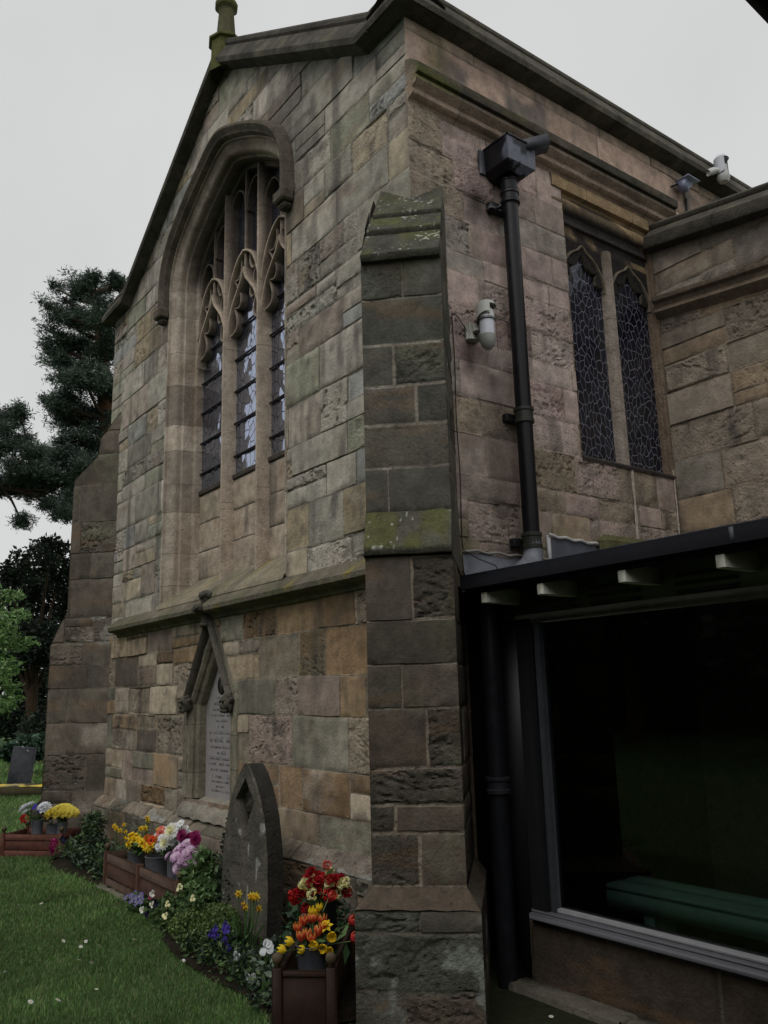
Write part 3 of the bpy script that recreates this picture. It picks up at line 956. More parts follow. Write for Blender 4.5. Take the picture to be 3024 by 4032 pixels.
# ------------------------------------------------------------------ buttresses
def buttress(corner, n, t, ta, tb, faces, name, up, lo, courses_f, jx, seed, zbase=-.1, side_prof=None, topz=4.83, tiers=True, label=None):
    corner, n, t = np.array(corner, float), np.asarray(n), np.asarray(t)
    mb = MB()
    rg = np.random.default_rng(seed)
    dU, dL, dP = .55, .62, .735
    ZW, ZL, ZC, ZPL = 2.545, 2.31, .60, .525
    def st(u, v, col):
        col = blend(col, .6 * sstep(fbm(u * 4, v * 1.5, 2.2, 4, seed), .15, .5), SOOT_DARK * .9)
        col = blend(col, .8 * sstep(fbm(u * 7, v * 7, 7.2, 4, seed + 1), .18, .3) * (v < .5), L(142, 146, 138))
        return blend(col, .35 * sstep(fbm(u * 3, v * 2, 1.2, 3, seed + 2), .1, .5), L(96, 98, 70))
    def stones(a, b, cs, pal, rough=.25, wr=(.2, .45)):
        out_ = []
        for k, (c, d) in enumerate(zip(cs[:-1], cs[1:])):
            cuts = jx[(k * 5 + len(cs)) % len(jx)]
            us = [a] + [a + (b - a) * f for f in cuts] + [b]
            for u0, u1 in zip(us[:-1], us[1:]):
                q = rg.random()
                out_.append(dict(r=(u0, u1, c, d), col=pal[rg.integers(len(pal))] * rg.uniform(.85, 1.12), kind='smooth' if q > rough else ('layered' if q < rough * .6 else 'worn'), off=rg.normal(0, .002)))
        return out_
    cu_ = [2.545, 2.80, 3.054, 3.291, 3.547, 3.839, 4.10]
    cl_ = [.60, .859, .993, 1.174, 1.476, 1.702, 1.932, 2.275]
    # front faces
    masonry(mb, corner + n * dU, t, Z3, n, stones(ta, tb, cu_, up), flush=(('u', ta), ('u', tb)), seed=seed, stain=st, mortar=lin(148, 140, 126))
    masonry(mb, corner + n * dL, t, Z3, n, stones(ta, tb, cl_, lo, .45), flush=(('u', ta), ('u', tb)), seed=seed + 1, stain=st, mortar=lin(146, 134, 118))
    masonry(mb, corner + n * dP, t, Z3, n, stones(ta - .07, tb + .07, [zbase, .16, .425, ZPL], P_BL + P_BU, .6), flush=(('u', ta - .07), ('u', tb + .07)), seed=seed + 2, stain=st, mortar=lin(110, 104, 92))
    # flanks
    for tt, sgn in ((tb, 1), (ta, -1)):
        O_ = corner + t * tt
        d0 = -.24
        masonry(mb, O_, n, Z3, t * sgn, stones(d0, dU, cu_, up, .3), flush=(('u', dU),), seed=seed + 3, stain=st, mortar=lin(148, 140, 126), ext=(d0, dU, cu_[0], cu_[-1]))
        masonry(mb, O_, n, Z3, t * sgn, stones(d0, dL, cl_, lo, .3), flush=(('u', dL),), seed=seed + 4, stain=st, mortar=lin(146, 134, 118), ext=(d0, dL, cl_[0], cl_[-1]))
        masonry(mb, O_ + t * sgn * .07, n, Z3, t * sgn, stones(d0, dP, [zbase, .2, ZPL], P_BL, .6), flush=(('u', dP),), seed=seed + 5, stain=st)
        # triangular flank of the top weathering and of the mid set-off
        cap = np.array([(d0, 4.08), (dU, 4.08), (dU, 4.13), (.34, 4.44), (.16, 4.66), (-.02, 4.86), (d0, 4.9)])
        masonry(mb, O_, n, Z3, t * sgn, stones(d0, dU, [4.08, 4.4, 4.9], up, .3), clip=clip_fn(cap), seed=seed + 6, stain=st)
        mid = np.array([(d0, 2.275), (dL + .03, 2.275), (dL + .03, 2.32), (dU, 2.56), (d0, 2.56)])
        mb.add([O_ + n * a + Z3 * b + t * sgn * .001 for a, b in mid], ngons=[list(range(5))], col=up[0])
        # plinth chamfer return
        P = np.array([[O_ + n * a + Z3 * ZC for a in np.linspace(d0, dL, 8)], [O_ + t * sgn * .07 + n * a + Z3 * ZPL for a in np.linspace(d0, dP, 8)]])
        mb.grid(P, col=lo[1] * .9)
    def slab(d0, z0, d1, z1, col, drip=.03, a=ta, b=tb, rough=.004, moss=1.0):
        """a sloping weathering slab with a drip at its lower edge"""
        pr_ = [(d0 - .05, z0 - .035), (d0 + drip * .6, z0 - .035), (d0 + drip, z0 - .015), (d0 + drip, z0 + .004)] + [(d0 + drip + (d1 - d0 - drip) * f, z0 + .004 + (z1 - z0 - .004) * f) for f in np.linspace(0.03, 1, 44)]
        us = np.linspace(a, b, 90)
        P = np.array([[corner + n * (d + rough * 1.6 * fbm(u * 9, d * 9, z0, 3, seed + 9)) + t * u + Z3 * (z + rough * fbm(u * 12, d * 12, z0, 3, seed + 8)) for d, z in pr_] for u in us])
        U_ = np.repeat(us[:, None], len(pr_), 1)
        D_ = np.repeat(np.array(pr_)[None, :, 0], len(us), 0)
        C = np.tile(np.asarray(col), (*P.shape[:2], 1)) * (1 + .3 * fbm(U_ * 8, D_ * 8, z0, 3, seed))[..., None]
        on = (np.arange(len(pr_)) >= 3)[None, :]
        C = blend(C, moss * .6 * on * sstep(fbm(U_ * 7, D_ * 7, z0 + 3, 3, seed + 12) + .06 * (moss > 1.2), -.05, .4), L(92, 94, 54))
        C = blend(C, .8 * on * sstep(vn(U_ * 62, D_ * 85, z0 + 7, seed + 13) + .7 * vn(U_ * 7, D_ * 9, 2, seed + 14), .72, .9), LICH)
        mb.grid(P, col=C)
    slab(.57, 4.105, .34, 4.40, P_BU[1] * .75, a=ta + .005)
    slab(.36, 4.385, .17, 4.62, P_BU[1] * .75, a=ta + .015)
    slab(.19, 4.60, -.24, 5.08, P_BU[1] * .8, a=ta + .03, b=tb + .0, moss=.6)
    slab(.63, 2.325, .54, 2.56, P_BU[0] * .85, moss=1.25)
    # plinth chamfer on the face
    P = np.array([[corner + n * .615 + t * u + Z3 * (ZC + .003) for u in np.linspace(ta, tb, 16)], [corner + n * .737 + t * u + Z3 * (ZPL + .003 * math.sin(u * 40)) for u in np.linspace(ta - .07, tb + .07, 16)]])
    mb.grid(P, col=P_BL[0] * .8)
    return part(mb, name, M_STONE, smooth=True, angle=40)

NB, TB = np.array([1, -1, 0]) / S2, np.array([1, 1, 0]) / S2
JX = [[], [.27], [.52], [], [.38], [.64]]
bt = buttress((0, 0, 0), NB, TB, -.262, .215, None, "buttress", P_BU, P_BL, None, JX, 103)

# far buttress: its broad flank faces us
mb = MB()
N2, T2 = np.array([-1, -1, 0]) / S2, np.array([1, -1, 0]) / S2
c2 = np.array([WL, 0, 0])
PROF = np.array([(-.36, -.1), (-.36, 4.95), (-.24, 4.99), (.0, 4.68), (.03, 4.45), (.315, 4.17), (.315, 2.60), (.50, 2.20), (.50, .50), (.62, .40), (.62, -.1)])
def st2(u, v, col):
    col = blend(col, .5 * sstep(fbm(u * 3, v * 1.5, 5.5, 4, 131), .1, .5), SOOT_DARK)
    return blend(col, .85 * sstep(fbm(u * 5, v * 7, 9.5, 3, 132), -.1, .05) * (v > 2.22) * (v < 2.52) * (u < .28), L(150, 146, 136))
rg = np.random.default_rng(31)
S = layout(-.36, .62, -.1, 5.0, rg, P_FAR, (.25, .45), (.3, .65), rough=.12, split=.05)
masonry(mb, c2 + T2 * .24, N2, Z3, T2, S, clip=clip_fn(PROF), seed=33, stain=st2, mortar=lin(112, 104, 92), sp=.05)
for k in range(1, len(PROF) - 1):
    a, b = PROF[k], PROF[k + 1]
    mb.add([c2 + T2 * s_ * .245 + N2 * p[0] + Z3 * p[1] for s_, p in ((1, a), (-1, a), (-1, b), (1, b))], quads=[[0, 1, 2, 3]], col=P_FAR[1] * .85)
mb.add([c2 - T2 * .245 + N2 * p[0] + Z3 * p[1] for p in PROF], ngons=[list(range(len(PROF)))], col=P_FAR[0])
part(mb, "buttress", M_STONE, smooth=True, angle=40)

# ------------------------------------------------------------------ south wall (pinkish ashlar)
def stain_side(u, v, col):
    n = fbm(u * 1.4, v * 1.4, 2.1, 4, 151)
    col = blend(col, .45 * sstep(fbm(u * 6, v * .7, 7.7, 4, 156), .15, .5), L(100, 92, 86))
    col = blend(col, .35 * sstep(fbm(u * 8, v * 8, 3.9, 3, 158), .25, .5), L(112, 104, 96))
    col = blend(col, .5 * sstep(n, .2, .6), L(120, 110, 98))
    col = blend(col, .8 * sstep(fbm(u * 2.5, v * 3, 5.1, 3, 152) + .5 * (v - 6.0) - .12 * (u < .3), .05, .3) * (v > 5.85), L(112, 108, 102))
    col = blend(col, .75 * np.exp(-((u - .29) / .13) ** 2) * sstep(v, 5.75, 5.9) * (v < 6.3) * (.6 + .8 * n), L(116, 114, 58))
    # soot by the rainwater pipe and under the lamp
    col = blend(col, .55 * np.exp(-((u - .70) / .10) ** 2) * (v < 3.9) * sstep(fbm(u * 4, v * 3, 4.2, 3, 153), -.3, .2), L(70, 62, 56))
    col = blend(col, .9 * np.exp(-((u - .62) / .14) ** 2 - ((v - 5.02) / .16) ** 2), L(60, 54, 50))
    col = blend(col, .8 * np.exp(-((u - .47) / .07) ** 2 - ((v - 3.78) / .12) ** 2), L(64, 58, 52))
    col = blend(col, .35 * sstep(-v, -3.5, -2.9), L(134, 124, 104))
    col = blend(col, .5 * sstep(-v, -2.75, -2.55) * sstep(fbm(u * 4, v * 4, 6.6, 3, 155), -.1, .2), L(110, 110, 66))
    return col
mb = MB()
rg = np.random.default_rng(77)
WO = np.array([(1.565, 3.255), (1.565, 5.49), (2.712, 5.49), (2.712, 3.255)])
cs = [2.3, 2.52, 2.78, 2.95, 3.24, 3.50, 3.76, 3.93, 4.16, 4.42, 4.58, 4.83, 5.06, 5.30, 5.62]
S = layout(0, DT, 2.3, 5.62, rg, P_SIDE[:5] * 3 + P_SIDE[5:], wr=(.26, .52), courses=cs, rough=.16, split=.04)
for s in S:
    if s['r'][1] < .5 and s['r'][2] > 4.8:
        s['kind'], s['col'] = 'layered', L(172, 156, 132)
    if s['r'][3] < 3.6 and s['kind'] == 'smooth' and rg.random() < .5:
        s['kind'] = 'worn'
        s['col'] = L(176, 160, 134) * rg.uniform(.85, 1.05)
S2_ = layout(0, 6.2, 5.62, ZP, rg, [L(186, 160, 140), L(192, 164, 144), L(180, 158, 138)], wr=(.62, .95), courses=[5.62, 5.86, 6.20, ZP], rough=.03, split=0)
masonry(mb, (0, 0, 0), Y3, Z3, X3, S, clip=clip_fn(None, [WO]), flush=(('u', 0.0),), seed=81, stain=stain_side, mortar=lin(168, 154, 136), depth=.006, joint=.003, warp=.006, tint=(1.0, .985, 1.02))
masonry(mb, (0, 0, 0), Y3, Z3, X3, S2_, flush=(('u', 0.0),), seed=82, stain=stain_side, mortar=lin(150, 136, 120), depth=.004, joint=.002, warp=0, tint=(1.0, .985, 1.02))
mb.grid(np.array([[(-.01, 0.02, -.2), (-.01, 0.02, 2.32)], [(-.01, 6.2, -.2), (-.01, 6.2, 2.32)]]), col=L(120, 108, 94))
mb.grid(np.array([[(-.55, .75, -.2), (-.55, .75, ZP)], [(-.55, 6.2, -.2), (-.55, 6.2, ZP)]]), col=L(120, 108, 94))
part(mb, "side_wall", M_STONE, smooth=True, angle=40)

# moulded cornice
def corn_col(P, C):
    n = fbm(P[..., 0] * 12, P[..., 1] * 3, P[..., 2] * 12, 3, 161)
    up = sstep(P[..., 2], 5.70, 5.73)
    C = blend(C, (.85 + .2 * n) * up, L(66, 66, 58))
    C = blend(C, .7 * up * sstep(fbm(P[..., 1] * 3, P[..., 2] * 8, 1., 3, 162), -.05, .3) * (P[..., 1] < 1.1), L(106, 110, 60))
    return blend(C, .5 * (1 - up) * sstep(n, .1, .4), L(104, 92, 84))
mb = MB()
ys = np.arange(0, DT + .3, .05)
cp = [(-.02, -.01), (.0, .012), (.015, .03), (.045, .036), (.06, .05), (.064, .07), (.056, .088), (.066, .10), (.095, .112), (.108, .13), (.108, .155), (.098, .17), (.128, .172), (.132, .18), (.132, .245), (.05, .32), (-.01, .35)]
sweep(mb, np.stack([ys, np.full(len(ys), 5.585)], 1), [(b, a) for a, b in cp], (0, 0, 0), Y3, Z3, X3, L(168, 148, 132), joints=.72, seed=17, colf=corn_col)
mb.ng.append(list(range(len(cp))))
part(mb, "cornice", M_TRIM, smooth=True, angle=35)

# copings: east gable (with kneelers) returning along the south parapet
COP = [(-.02, -.28), (-.02, .0), (.0, .10), (.005, .13), (.05, .14), (.065, .135), (.185, .075), (.19, .055)]
COP += [(.232 + .05 * math.sin(a), .02 + .05 * math.cos(a)) for a in np.radians([-50, -15, 20, 55, 90, 125, 160, 195, 225])]
COP += [(.19, -.03), (.10, -.28), (-.02, -.28)]
def cop_col(P, C):
    n = fbm(P[..., 0] * 4, P[..., 1] * 4, P[..., 2] * 4, 4, 171)
    C = blend(C * .82, .6 * sstep(n, -.15, .4), L(52, 50, 48))
    C = blend(C, .6 * sstep(fbm(P[..., 0] * 7, P[..., 1] * 7, P[..., 2] * 7, 3, 172), .2, .5), L(112, 110, 92))
    return C
mb = MB()
gp = [(WL - .14, ZP), (-5.50, ZP), (CX, 7.93), (-.44, ZP), (.135, ZP)]
gf = []
for a, b in zip(gp[:-1], gp[1:]):
    a, b = np.array(a), np.array(b)
    n = max(1, int(np.linalg.norm(b - a) / .08))
    gf += [a + (b - a) * k / n for k in range(n)]
gf.append(np.array(gp[-1]))
sweep(mb, gf, COP, (0, 0, 0), X3, Z3, -Y3, L(96, 92, 84), joints=.95, seed=19, colf=cop_col)
ys = np.concatenate([[-.135], np.arange(-.1, 6.2, .06)])
sweep(mb, np.stack([ys, np.full(len(ys), ZP)], 1), COP, (0, 0, 0), Y3, Z3, X3, L(104, 100, 90), joints=1.35, seed=20, colf=cop_col)
part(mb, "coping", M_TRIM, smooth=True, angle=26)

# finial on the apex of the gable
mb = MB()
fx, fy = -2.93, .0
hexr = lambda r, z: [(r, z)]
FIN = [(.165, 7.80), (.155, 8.16), (.185, 8.175), (.185, 8.20), (.165, 8.22), (.105, 8.26), (.082, 8.57), (.088, 8.59), (.118, 8.62), (.125, 8.65), (.10, 8.71), (.055, 8.765), (.0, 8.79)]
fcol = [blend(np.array(L(98, 96, 78)), np.array(.85 if z < 8.24 or z > 8.6 else .25), np.array(L(90, 90, 50))) for r, z in FIN]
mb.lathe((fx, fy, 0), FIN, 8, cols=fcol)
part(mb, "finial", M_TRIM, smooth=True, angle=25)

# roofs behind the parapets
mb = MB()
ridge, ea = 7.75, 6.25
mb.grid(np.array([[(WL + .4, .5, ea), (WL + .4, 9, ea)], [(CX, .5, ridge), (CX, 9, ridge)], [(-.4, .5, ea), (-.4, 9, ea)]]), col=L(92, 92, 94))
part(mb, "roof", M_LEAD)

# ------------------------------------------------------------------ south window
SW = MB()
y0, y1, zb, zt = 1.565, 2.712, 3.255, 5.49
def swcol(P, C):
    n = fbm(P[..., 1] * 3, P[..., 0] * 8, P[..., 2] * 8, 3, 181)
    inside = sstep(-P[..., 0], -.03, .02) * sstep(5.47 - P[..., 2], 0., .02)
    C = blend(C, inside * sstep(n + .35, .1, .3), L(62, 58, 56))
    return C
ys = np.arange(y0 - .12, y1 + .03, .05)
hd = [(.10, -.002), (.095, .014), (.01, .016), (-.004, .012), (-.008, -.03), (-.045, -.038), (-.06, -.02), (-.085, -.004), (-.115, .0), (-.145, -.006), (-.165, -.022), (-.18, -.045), (-.215, -.05), (-.225, -.035), (-.265, -.034), (-.275, -.06), (-.325, -.07), (-.335, -.06), (-.385, -.06), (-.395, -.066), (-.405, -.10), (-.41, -.3)]
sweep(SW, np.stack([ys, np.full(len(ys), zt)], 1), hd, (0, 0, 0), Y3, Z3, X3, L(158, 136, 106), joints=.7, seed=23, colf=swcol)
# jambs: hollow splay
for yy, sg in ((y0, 1), (y1, -1)):
    zz = np.arange(zb - .02, zt + .01, .06)
    jp = [(0, .004), (.0, -.012), (.006, -.018), (.008, -.05), (.014, -.056), (.016, -.30)]
    P = np.array([[(x, yy + sg * o, z) for o, x in jp] for z in zz])
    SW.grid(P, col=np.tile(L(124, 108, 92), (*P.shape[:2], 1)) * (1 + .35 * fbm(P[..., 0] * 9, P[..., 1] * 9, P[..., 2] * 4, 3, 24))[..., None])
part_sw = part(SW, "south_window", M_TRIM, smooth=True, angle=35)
mb = MB()                                       # sill and blank stonework below
ys = np.linspace(y0, y1, 20)
P = np.array([[(x, y, z) for x, z in ((.012, 3.225), (.015, 3.245), (.0, 3.262), (-.10, 3.30), (-.30, 3.35))] for y in ys])
mb.grid(P, col=L(66, 62, 58))
part(mb, "window_sill", M_TRIM, part_sw, smooth=True, angle=35)
mb = MB()
mb.box((.0, 1.62, 2.38), (.10, 2.55, 2.66), L(96, 95, 66), bev=.07)
part(mb, "mossy_ledge", M_TRIM, part_sw, smooth=True, angle=35)
mb = MB()
mb.add([(-.092, y0, zb), (-.092, y1, zb), (-.092, y1, zt), (-.092, y0, zt)], quads=[[0, 1, 2, 3]])
part(mb, "leaded_glass", M_GLASS_S, part_sw)
mb = MB()
ymid = 2.13
mp = [(.026, -.015), (-.026, -.015), (-.042, -.04), (-.046, -.06), (-.046, -.12), (.046, -.12), (.046, -.06), (.042, -.04), (.026, -.015)]
sweep(mb, [(ymid, z) for z in np.linspace(zb + .01, 5.12, 30)], mp, (0, 0, 0), Y3, Z3, X3, L(168, 156, 144), joints=.75, seed=25, colf=lambda P, C: blend(C, .6 * sstep(P[..., 2], 4.75, 5.05), L(92, 80, 66)))
part(mb, "mullion", M_TRIM, part_sw, smooth=True, angle=30)
mb = MB()                                       # smeared pale mortar below the mullion and in the corner
for y_, za_, zb_2, w_ in ((2.15, 3.25, 2.67, .016), (2.70, 3.3, 2.40, .010)):
    zz = np.linspace(zb_2, za_, 40)
    P = np.array([[(.004, y_ - w_ * (1 + .6 * float(vn(z * 14, 1, 0, 5))) + .006 * float(vn(z * 6, 0, 0, 3)), z), (.011, y_ + .006 * float(vn(z * 6, 0, 0, 3)), z), (.004, y_ + w_ * (1 + .6 * float(vn(z * 17, 4, 0, 6))), z)] for z in zz])
    mb.grid(P, col=L(188, 178, 164))
    part(mb, "mortar_joint", M_STONE, smooth=True)
    mb = MB()
# cusped heads of the two lights
for a, b in ((y0 + .01, ymid - .042), (ymid + .042, y1 - .014)):
    mb = MB()
    c, w = (a + b) / 2, (b - a) / 2
    head = [(-1, 0), (-.97, .16), (-.80, .10), (-.62, .16), (-.60, .34), (-.70, .46), (-.46, .44), (-.26, .52), (-.16, .66), (0, .86)]
    head = np.array(head + [(-x, z) for x, z in head[-2::-1]])
    q = np.array([(c + x * w, 4.74 + z * .34) for x, z in head])
    ring = [(c - w, 5.12)] + [tuple(p) for p in q] + [(c + w, 5.12)]
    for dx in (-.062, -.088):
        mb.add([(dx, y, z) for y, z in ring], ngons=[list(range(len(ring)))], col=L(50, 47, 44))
    mb.grid(np.array([[(-.062, y, z) for y, z in q], [(-.088, y, z) for y, z in q]]), col=L(104, 96, 84))
    kp = [(.006, -.045), (-.006, -.045), (-.011, -.062), (-.011, -.085), (.011, -.085), (.011, -.062), (.006, -.045)]
    ar = curve([(c - w, 4.74), (c - w * .94, 4.85), (c - w * .6, 4.98), (c - w * .2, 5.045), (c, 5.09), (c + w * .2, 5.045), (c + w * .6, 4.98), (c + w * .94, 4.85), (c + w, 4.74)], 30)
    sweep(mb, ar, kp, (0, 0, 0), Y3, Z3, X3, L(120, 110, 96), seed=27)
    part(mb, "cusped_head", M_TRIM, part_sw, smooth=True, angle=30)

# ------------------------------------------------------------------ transept wall
mb = MB()
rg = np.random.default_rng(99)
def tz(x): return 5.30 - .165 * x
TRP = np.array([(0, 2.2), (4.2, 2.2), (4.2, tz(4.2)), (0, tz(0))])
def stain_t(u, v, col):
    col = blend(col, .6 * sstep(fbm(u * 1.6, v * 1.6, 3.7, 4, 191), .05, .5), L(92, 84, 74))
    return blend(col, .5 * sstep(v, tz(u) - .25, tz(u)), L(84, 80, 74))
S = layout(0, 4.2, 2.2, 5.32, rg, P_TR, wr=(.34, .7), hr=(.22, .34), rough=.55, split=.12)
masonry(mb, (0, DT, 0), X3, Z3, -Y3, S, clip=clip_fn(TRP), seed=101, stain=stain_t, mortar=lin(138, 124, 106), joint=.005)
mb.grid(np.array([[(4.2, DT, -.2), (4.2, DT, tz(4.2))], [(4.2, 9, -.2), (4.2, 9, tz(4.2))]]), col=P_TR[1])
mb.grid(np.array([[(0, DT + .6, 2.2), (0, DT + .6, tz(0))], [(4.2, DT + .6, 2.2), (4.2, DT + .6, tz(4.2))]]), col=P_TR[1])
mb.grid(np.array([[(-.01, DT - .01, -.2), (-.01, DT - .01, 2.25)], [(4.2, DT - .01, -.2), (4.2, DT - .01, 2.25)]]), col=L(140, 134, 122))
part(mb, "transept_wall", M_STONE, smooth=True, angle=40)
mb = MB()
xs = np.arange(0.0, 4.25, .06)
sweep(mb, [(x, 4.66 - .114 * x) for x in xs], [(-.02, -.01), (.0, .02), (.02, .06), (.03, .07), (.035, .075), (.05, .06), (.075, .05), (.11, .06), (.125, .10), (.14, .105), (.165, .10), (.20, .02), (.21, -.01)], (0, DT, 0), X3, Z3, -Y3, L(132, 118, 102), joints=.8, seed=29, colf=lambda P, C: blend(C, .6 * sstep(P[..., 2] - 4.66 + .114 * P[..., 0], .10, .15), L(70, 66, 58)))
part(mb, "string_course", M_TRIM, smooth=True, angle=35)
mb = MB()
COPT = [(-.02, -.35), (-.02, .0), (.0, .06), (.0, .09), (.02, .10), (.10, .10), (.115, .085), (.19, .01), (.20, .0), (.21, .01), (.24, .015), (.265, -.01), (.27, -.05), (.25, -.09), (.22, -.10), (.12, -.35), (-.02, -.35)]
sweep(mb, [(x, tz(x)) for x in np.arange(-.02, 4.25, .06)], COPT, (0, DT, 0), X3, Z3, -Y3, L(96, 92, 84), joints=1.1, seed=30, colf=cop_col)
mb.ng.append(list(range(len(COPT))))
part(mb, "coping", M_TRIM, smooth=True, angle=38)

# ------------------------------------------------------------------ memorial in the east wall
mem = thing("wall_memorial", "gabled stone wall memorial with pale inscribed tablet below the large traceried window", "memorial", (-3.02, 0, 0))
MO = (-3.02, 0, 0)
def mp_(mb, name, mat, parent=None, **k):
    return mb.build(name, mat, MO, parent or mem, **k)
mb = MB()
mb.grid(np.array([[(x, .125, z) for z in np.linspace(.66, 2.15, 20)] for x in np.linspace(-3.5, -2.55, 12)]), col=L(152, 148, 148))
tab = mp_(mb, "tablet", mat_col("tablet_stone", .7, .3, 18, .14, .1, 40))
mb = MB()
rg = np.random.default_rng(12)
LINES = [(1.545, .20, .022), (1.49, .30, .034), (1.44, .34, .024), (1.39, .40, .024), (1.34, .22, .026), (1.29, .14, .026), (1.235, .46, .026), (1.165, .52, .044), (1.11, .46, .026), (1.06, .16, .028), (1.01, .46, .028), (.965, .46, .028), (.915, .40, .022), (.855, .34, .036), (.815, .34, .024), (.775, .18, .022), (.735, .36, .022)]
for z, w, h in LINES:                                  # weathered, no longer legible lettering
    z = .70 + (z - .70) * .98 + .02
    x = -3.05 - w / 2
    while x < -3.05 + w / 2:
        lw = h * rg.uniform(.5, .8)
        if rg.random() > .16:
            k = rg.integers(4)
            c = L(136, 132, 133) * rg.uniform(.92, 1.08)
            mb.box((x, .1225, z), (x + h * .16, .1262, z + h), c)
            if k != 0: mb.box((x, .1225, z + h * (.84 if k < 3 else .42)), (x + lw * .8, .1262, z + h * (1.0 if k < 3 else .58)), c)
            if k in (1, 3): mb.box((x + lw * .66, .1225, z), (x + lw * .66 + h * .16, .1262, z + h), c)
            if k == 2: mb.box((x, .1225, z), (x + lw * .8, .1262, z + h * .16), c)
        x += lw + h * .28
mp_(mb, "inscription", M_BRASS, tab)
mb = MB()                                              # small incised cross at the head of the tablet
mb.box((-3.062, .115, 1.60), (-3.038, .127, 1.80), L(108, 104, 98))
mb.box((-3.10, .115, 1.715), (-3.0, .127, 1.742), L(108, 104, 98))
mb.lathe((-3.05, .1245, 1.67), [(0, 0), (.085, 0), (.085, .003), (0, .003)], 20, L(58, 56, 54), axis=(0, -1, 0))
mp_(mb, "cross", M_TRIM, tab)
mb = MB()
np_ = [(-3.44, .69), (-3.44, 1.52), (-3.02, 2.12), (-2.60, 1.52), (-2.60, .69)]
jp = [(.12, -.01), (.115, .012), (.045, .012), (.035, -.005), (.02, -.012), (.005, .008), (-.012, .004), (-.03, -.02), (-.03, -.045), (-.045, -.05), (-.06, -.04), (-.075, -.06), (-.078, -.13)]
def mem_col(P, C):
    return blend(C, .6 * sstep(fbm(P[..., 0] * 5, P[..., 1] * 5, P[..., 2] * 4, 3, 211) + .5 * (P[..., 2] - 1.4), .0, .5), L(74, 72, 64))
pf = []
for a, b in zip(np_[:-1], np_[1:]):
    a, b = np.array(a), np.array(b)
    pf += [a + (b - a) * k / 12 for k in range(12)]
pf.append(np.array(np_[-1]))
sweep(mb, pf, jp, (0, 0, 0), X3, Z3, -Y3, L(136, 130, 114), joints=.36, seed=43, colf=mem_col)
mp_(mb, "surround", M_TRIM, smooth=True, angle=30)
mb = MB()
hp = [(.0, .0), (.003, .03), (.014, .055), (.034, .066), (.054, .055), (.064, .03), (.064, .0)]
hf = []
for a, b in (((-3.43, 1.56), (-3.02, 2.19)), ((-3.02, 2.19), (-2.62, 1.56))):
    a, b = np.array(a), np.array(b)
    hf += [a + (b - a) * k / 12 for k in range(12)]
hf.append(np.array((-2.62, 1.56)))
sweep(mb, hf, hp, (0, 0, 0), X3, Z3, -Y3, L(98, 94, 86), joints=.5, seed=44, colf=mem_col)
mp_(mb, "gable_hood", M_TRIM, smooth=True, angle=40)
def blob(mb, c, r, col, seed, amp=.25, n=18, sq=(1, 1, 1), freq=2.4):
    u = np.linspace(0, math.pi, n)
    v_ = np.linspace(0, 2 * math.pi, n * 2, endpoint=False)
    D = np.stack([np.sin(u)[:, None] * np.cos(v_), np.sin(u)[:, None] * np.sin(v_), np.cos(u)[:, None] * np.ones_like(v_)], -1)
    k = 1 + amp * fbm(D[..., 0] * freq + seed, D[..., 1] * freq, D[..., 2] * freq, 3, seed)
    P = np.array(c) + D * k[..., None] * np.array(r) * np.array(sq)
    mb.grid(P, col=np.asarray(col) * (1 + .5 * (k - 1) / max(amp, .01))[..., None], closed_v=True)
for x in (-3.45, -2.60):                               # worn carved heads as label stops
    mb = MB()
    blob(mb, (x, -.04, 1.51), .068, L(86, 82, 74), 3 if x < -3 else 9, .35, sq=(.95, .9, 1.1), freq=3)
    blob(mb, (x, -.085, 1.49), .024, L(82, 78, 70), 5, .2)
    blob(mb, (x, -.075, 1.45), .035, L(80, 76, 68), 7, .2, sq=(1.2, .8, .5))
    for sx in (-.024, .024):
        blob(mb, (x + sx, -.096, 1.525), .011, L(48, 46, 42), 5, .1)
    for k in range(5):
        blob(mb, (x - .054 + .027 * k, -.035, 1.57 - .008 * (k - 2) ** 2), .027, L(80, 76, 70), 20 + k, .3)
    mp_(mb, "carved_head", M_TRIM, smooth=True)
mb = MB()                                              # foliate finial
mb.lathe((-3.02, -.06, 0), [(.0, 2.17), (.055, 2.18), (.06, 2.20), (.04, 2.215), (.032, 2.30), (.035, 2.38), (.05, 2.42), (.045, 2.47), (.03, 2.50), (0, 2.51)], 14, L(84, 82, 74))
for a in range(4):
    t = a * math.pi / 2 + .4
    blob(mb, (-3.02 + .085 * math.cos(t), -.06 + .075 * math.sin(t), 2.335), .055, L(80, 78, 70), 31 + a, .4, sq=(1.1, 1.1, .75), freq=3)
    blob(mb, (-3.02 + .045 * math.cos(t), -.06 + .04 * math.sin(t), 2.455), .035, L(84, 82, 74), 41 + a, .4, freq=3)
mp_(mb, "finial", M_TRIM, smooth=True)
mb = MB()
P = np.array([[(x, y, z + .006 * math.sin(x * 30)) for y, z in ((.13, .70), (.0, .655), (-.05, .60), (-.06, .54))] for x in np.linspace(-3.56, -2.52, 30)])
mb.grid(P, col=np.tile(L(142, 136, 124), (*P.shape[:2], 1)) * (1 + .3 * fbm(P[..., 0] * 9, P[..., 2] * 9, 0, 3, 45))[..., None])
mp_(mb, "sill", M_TRIM, smooth=True)

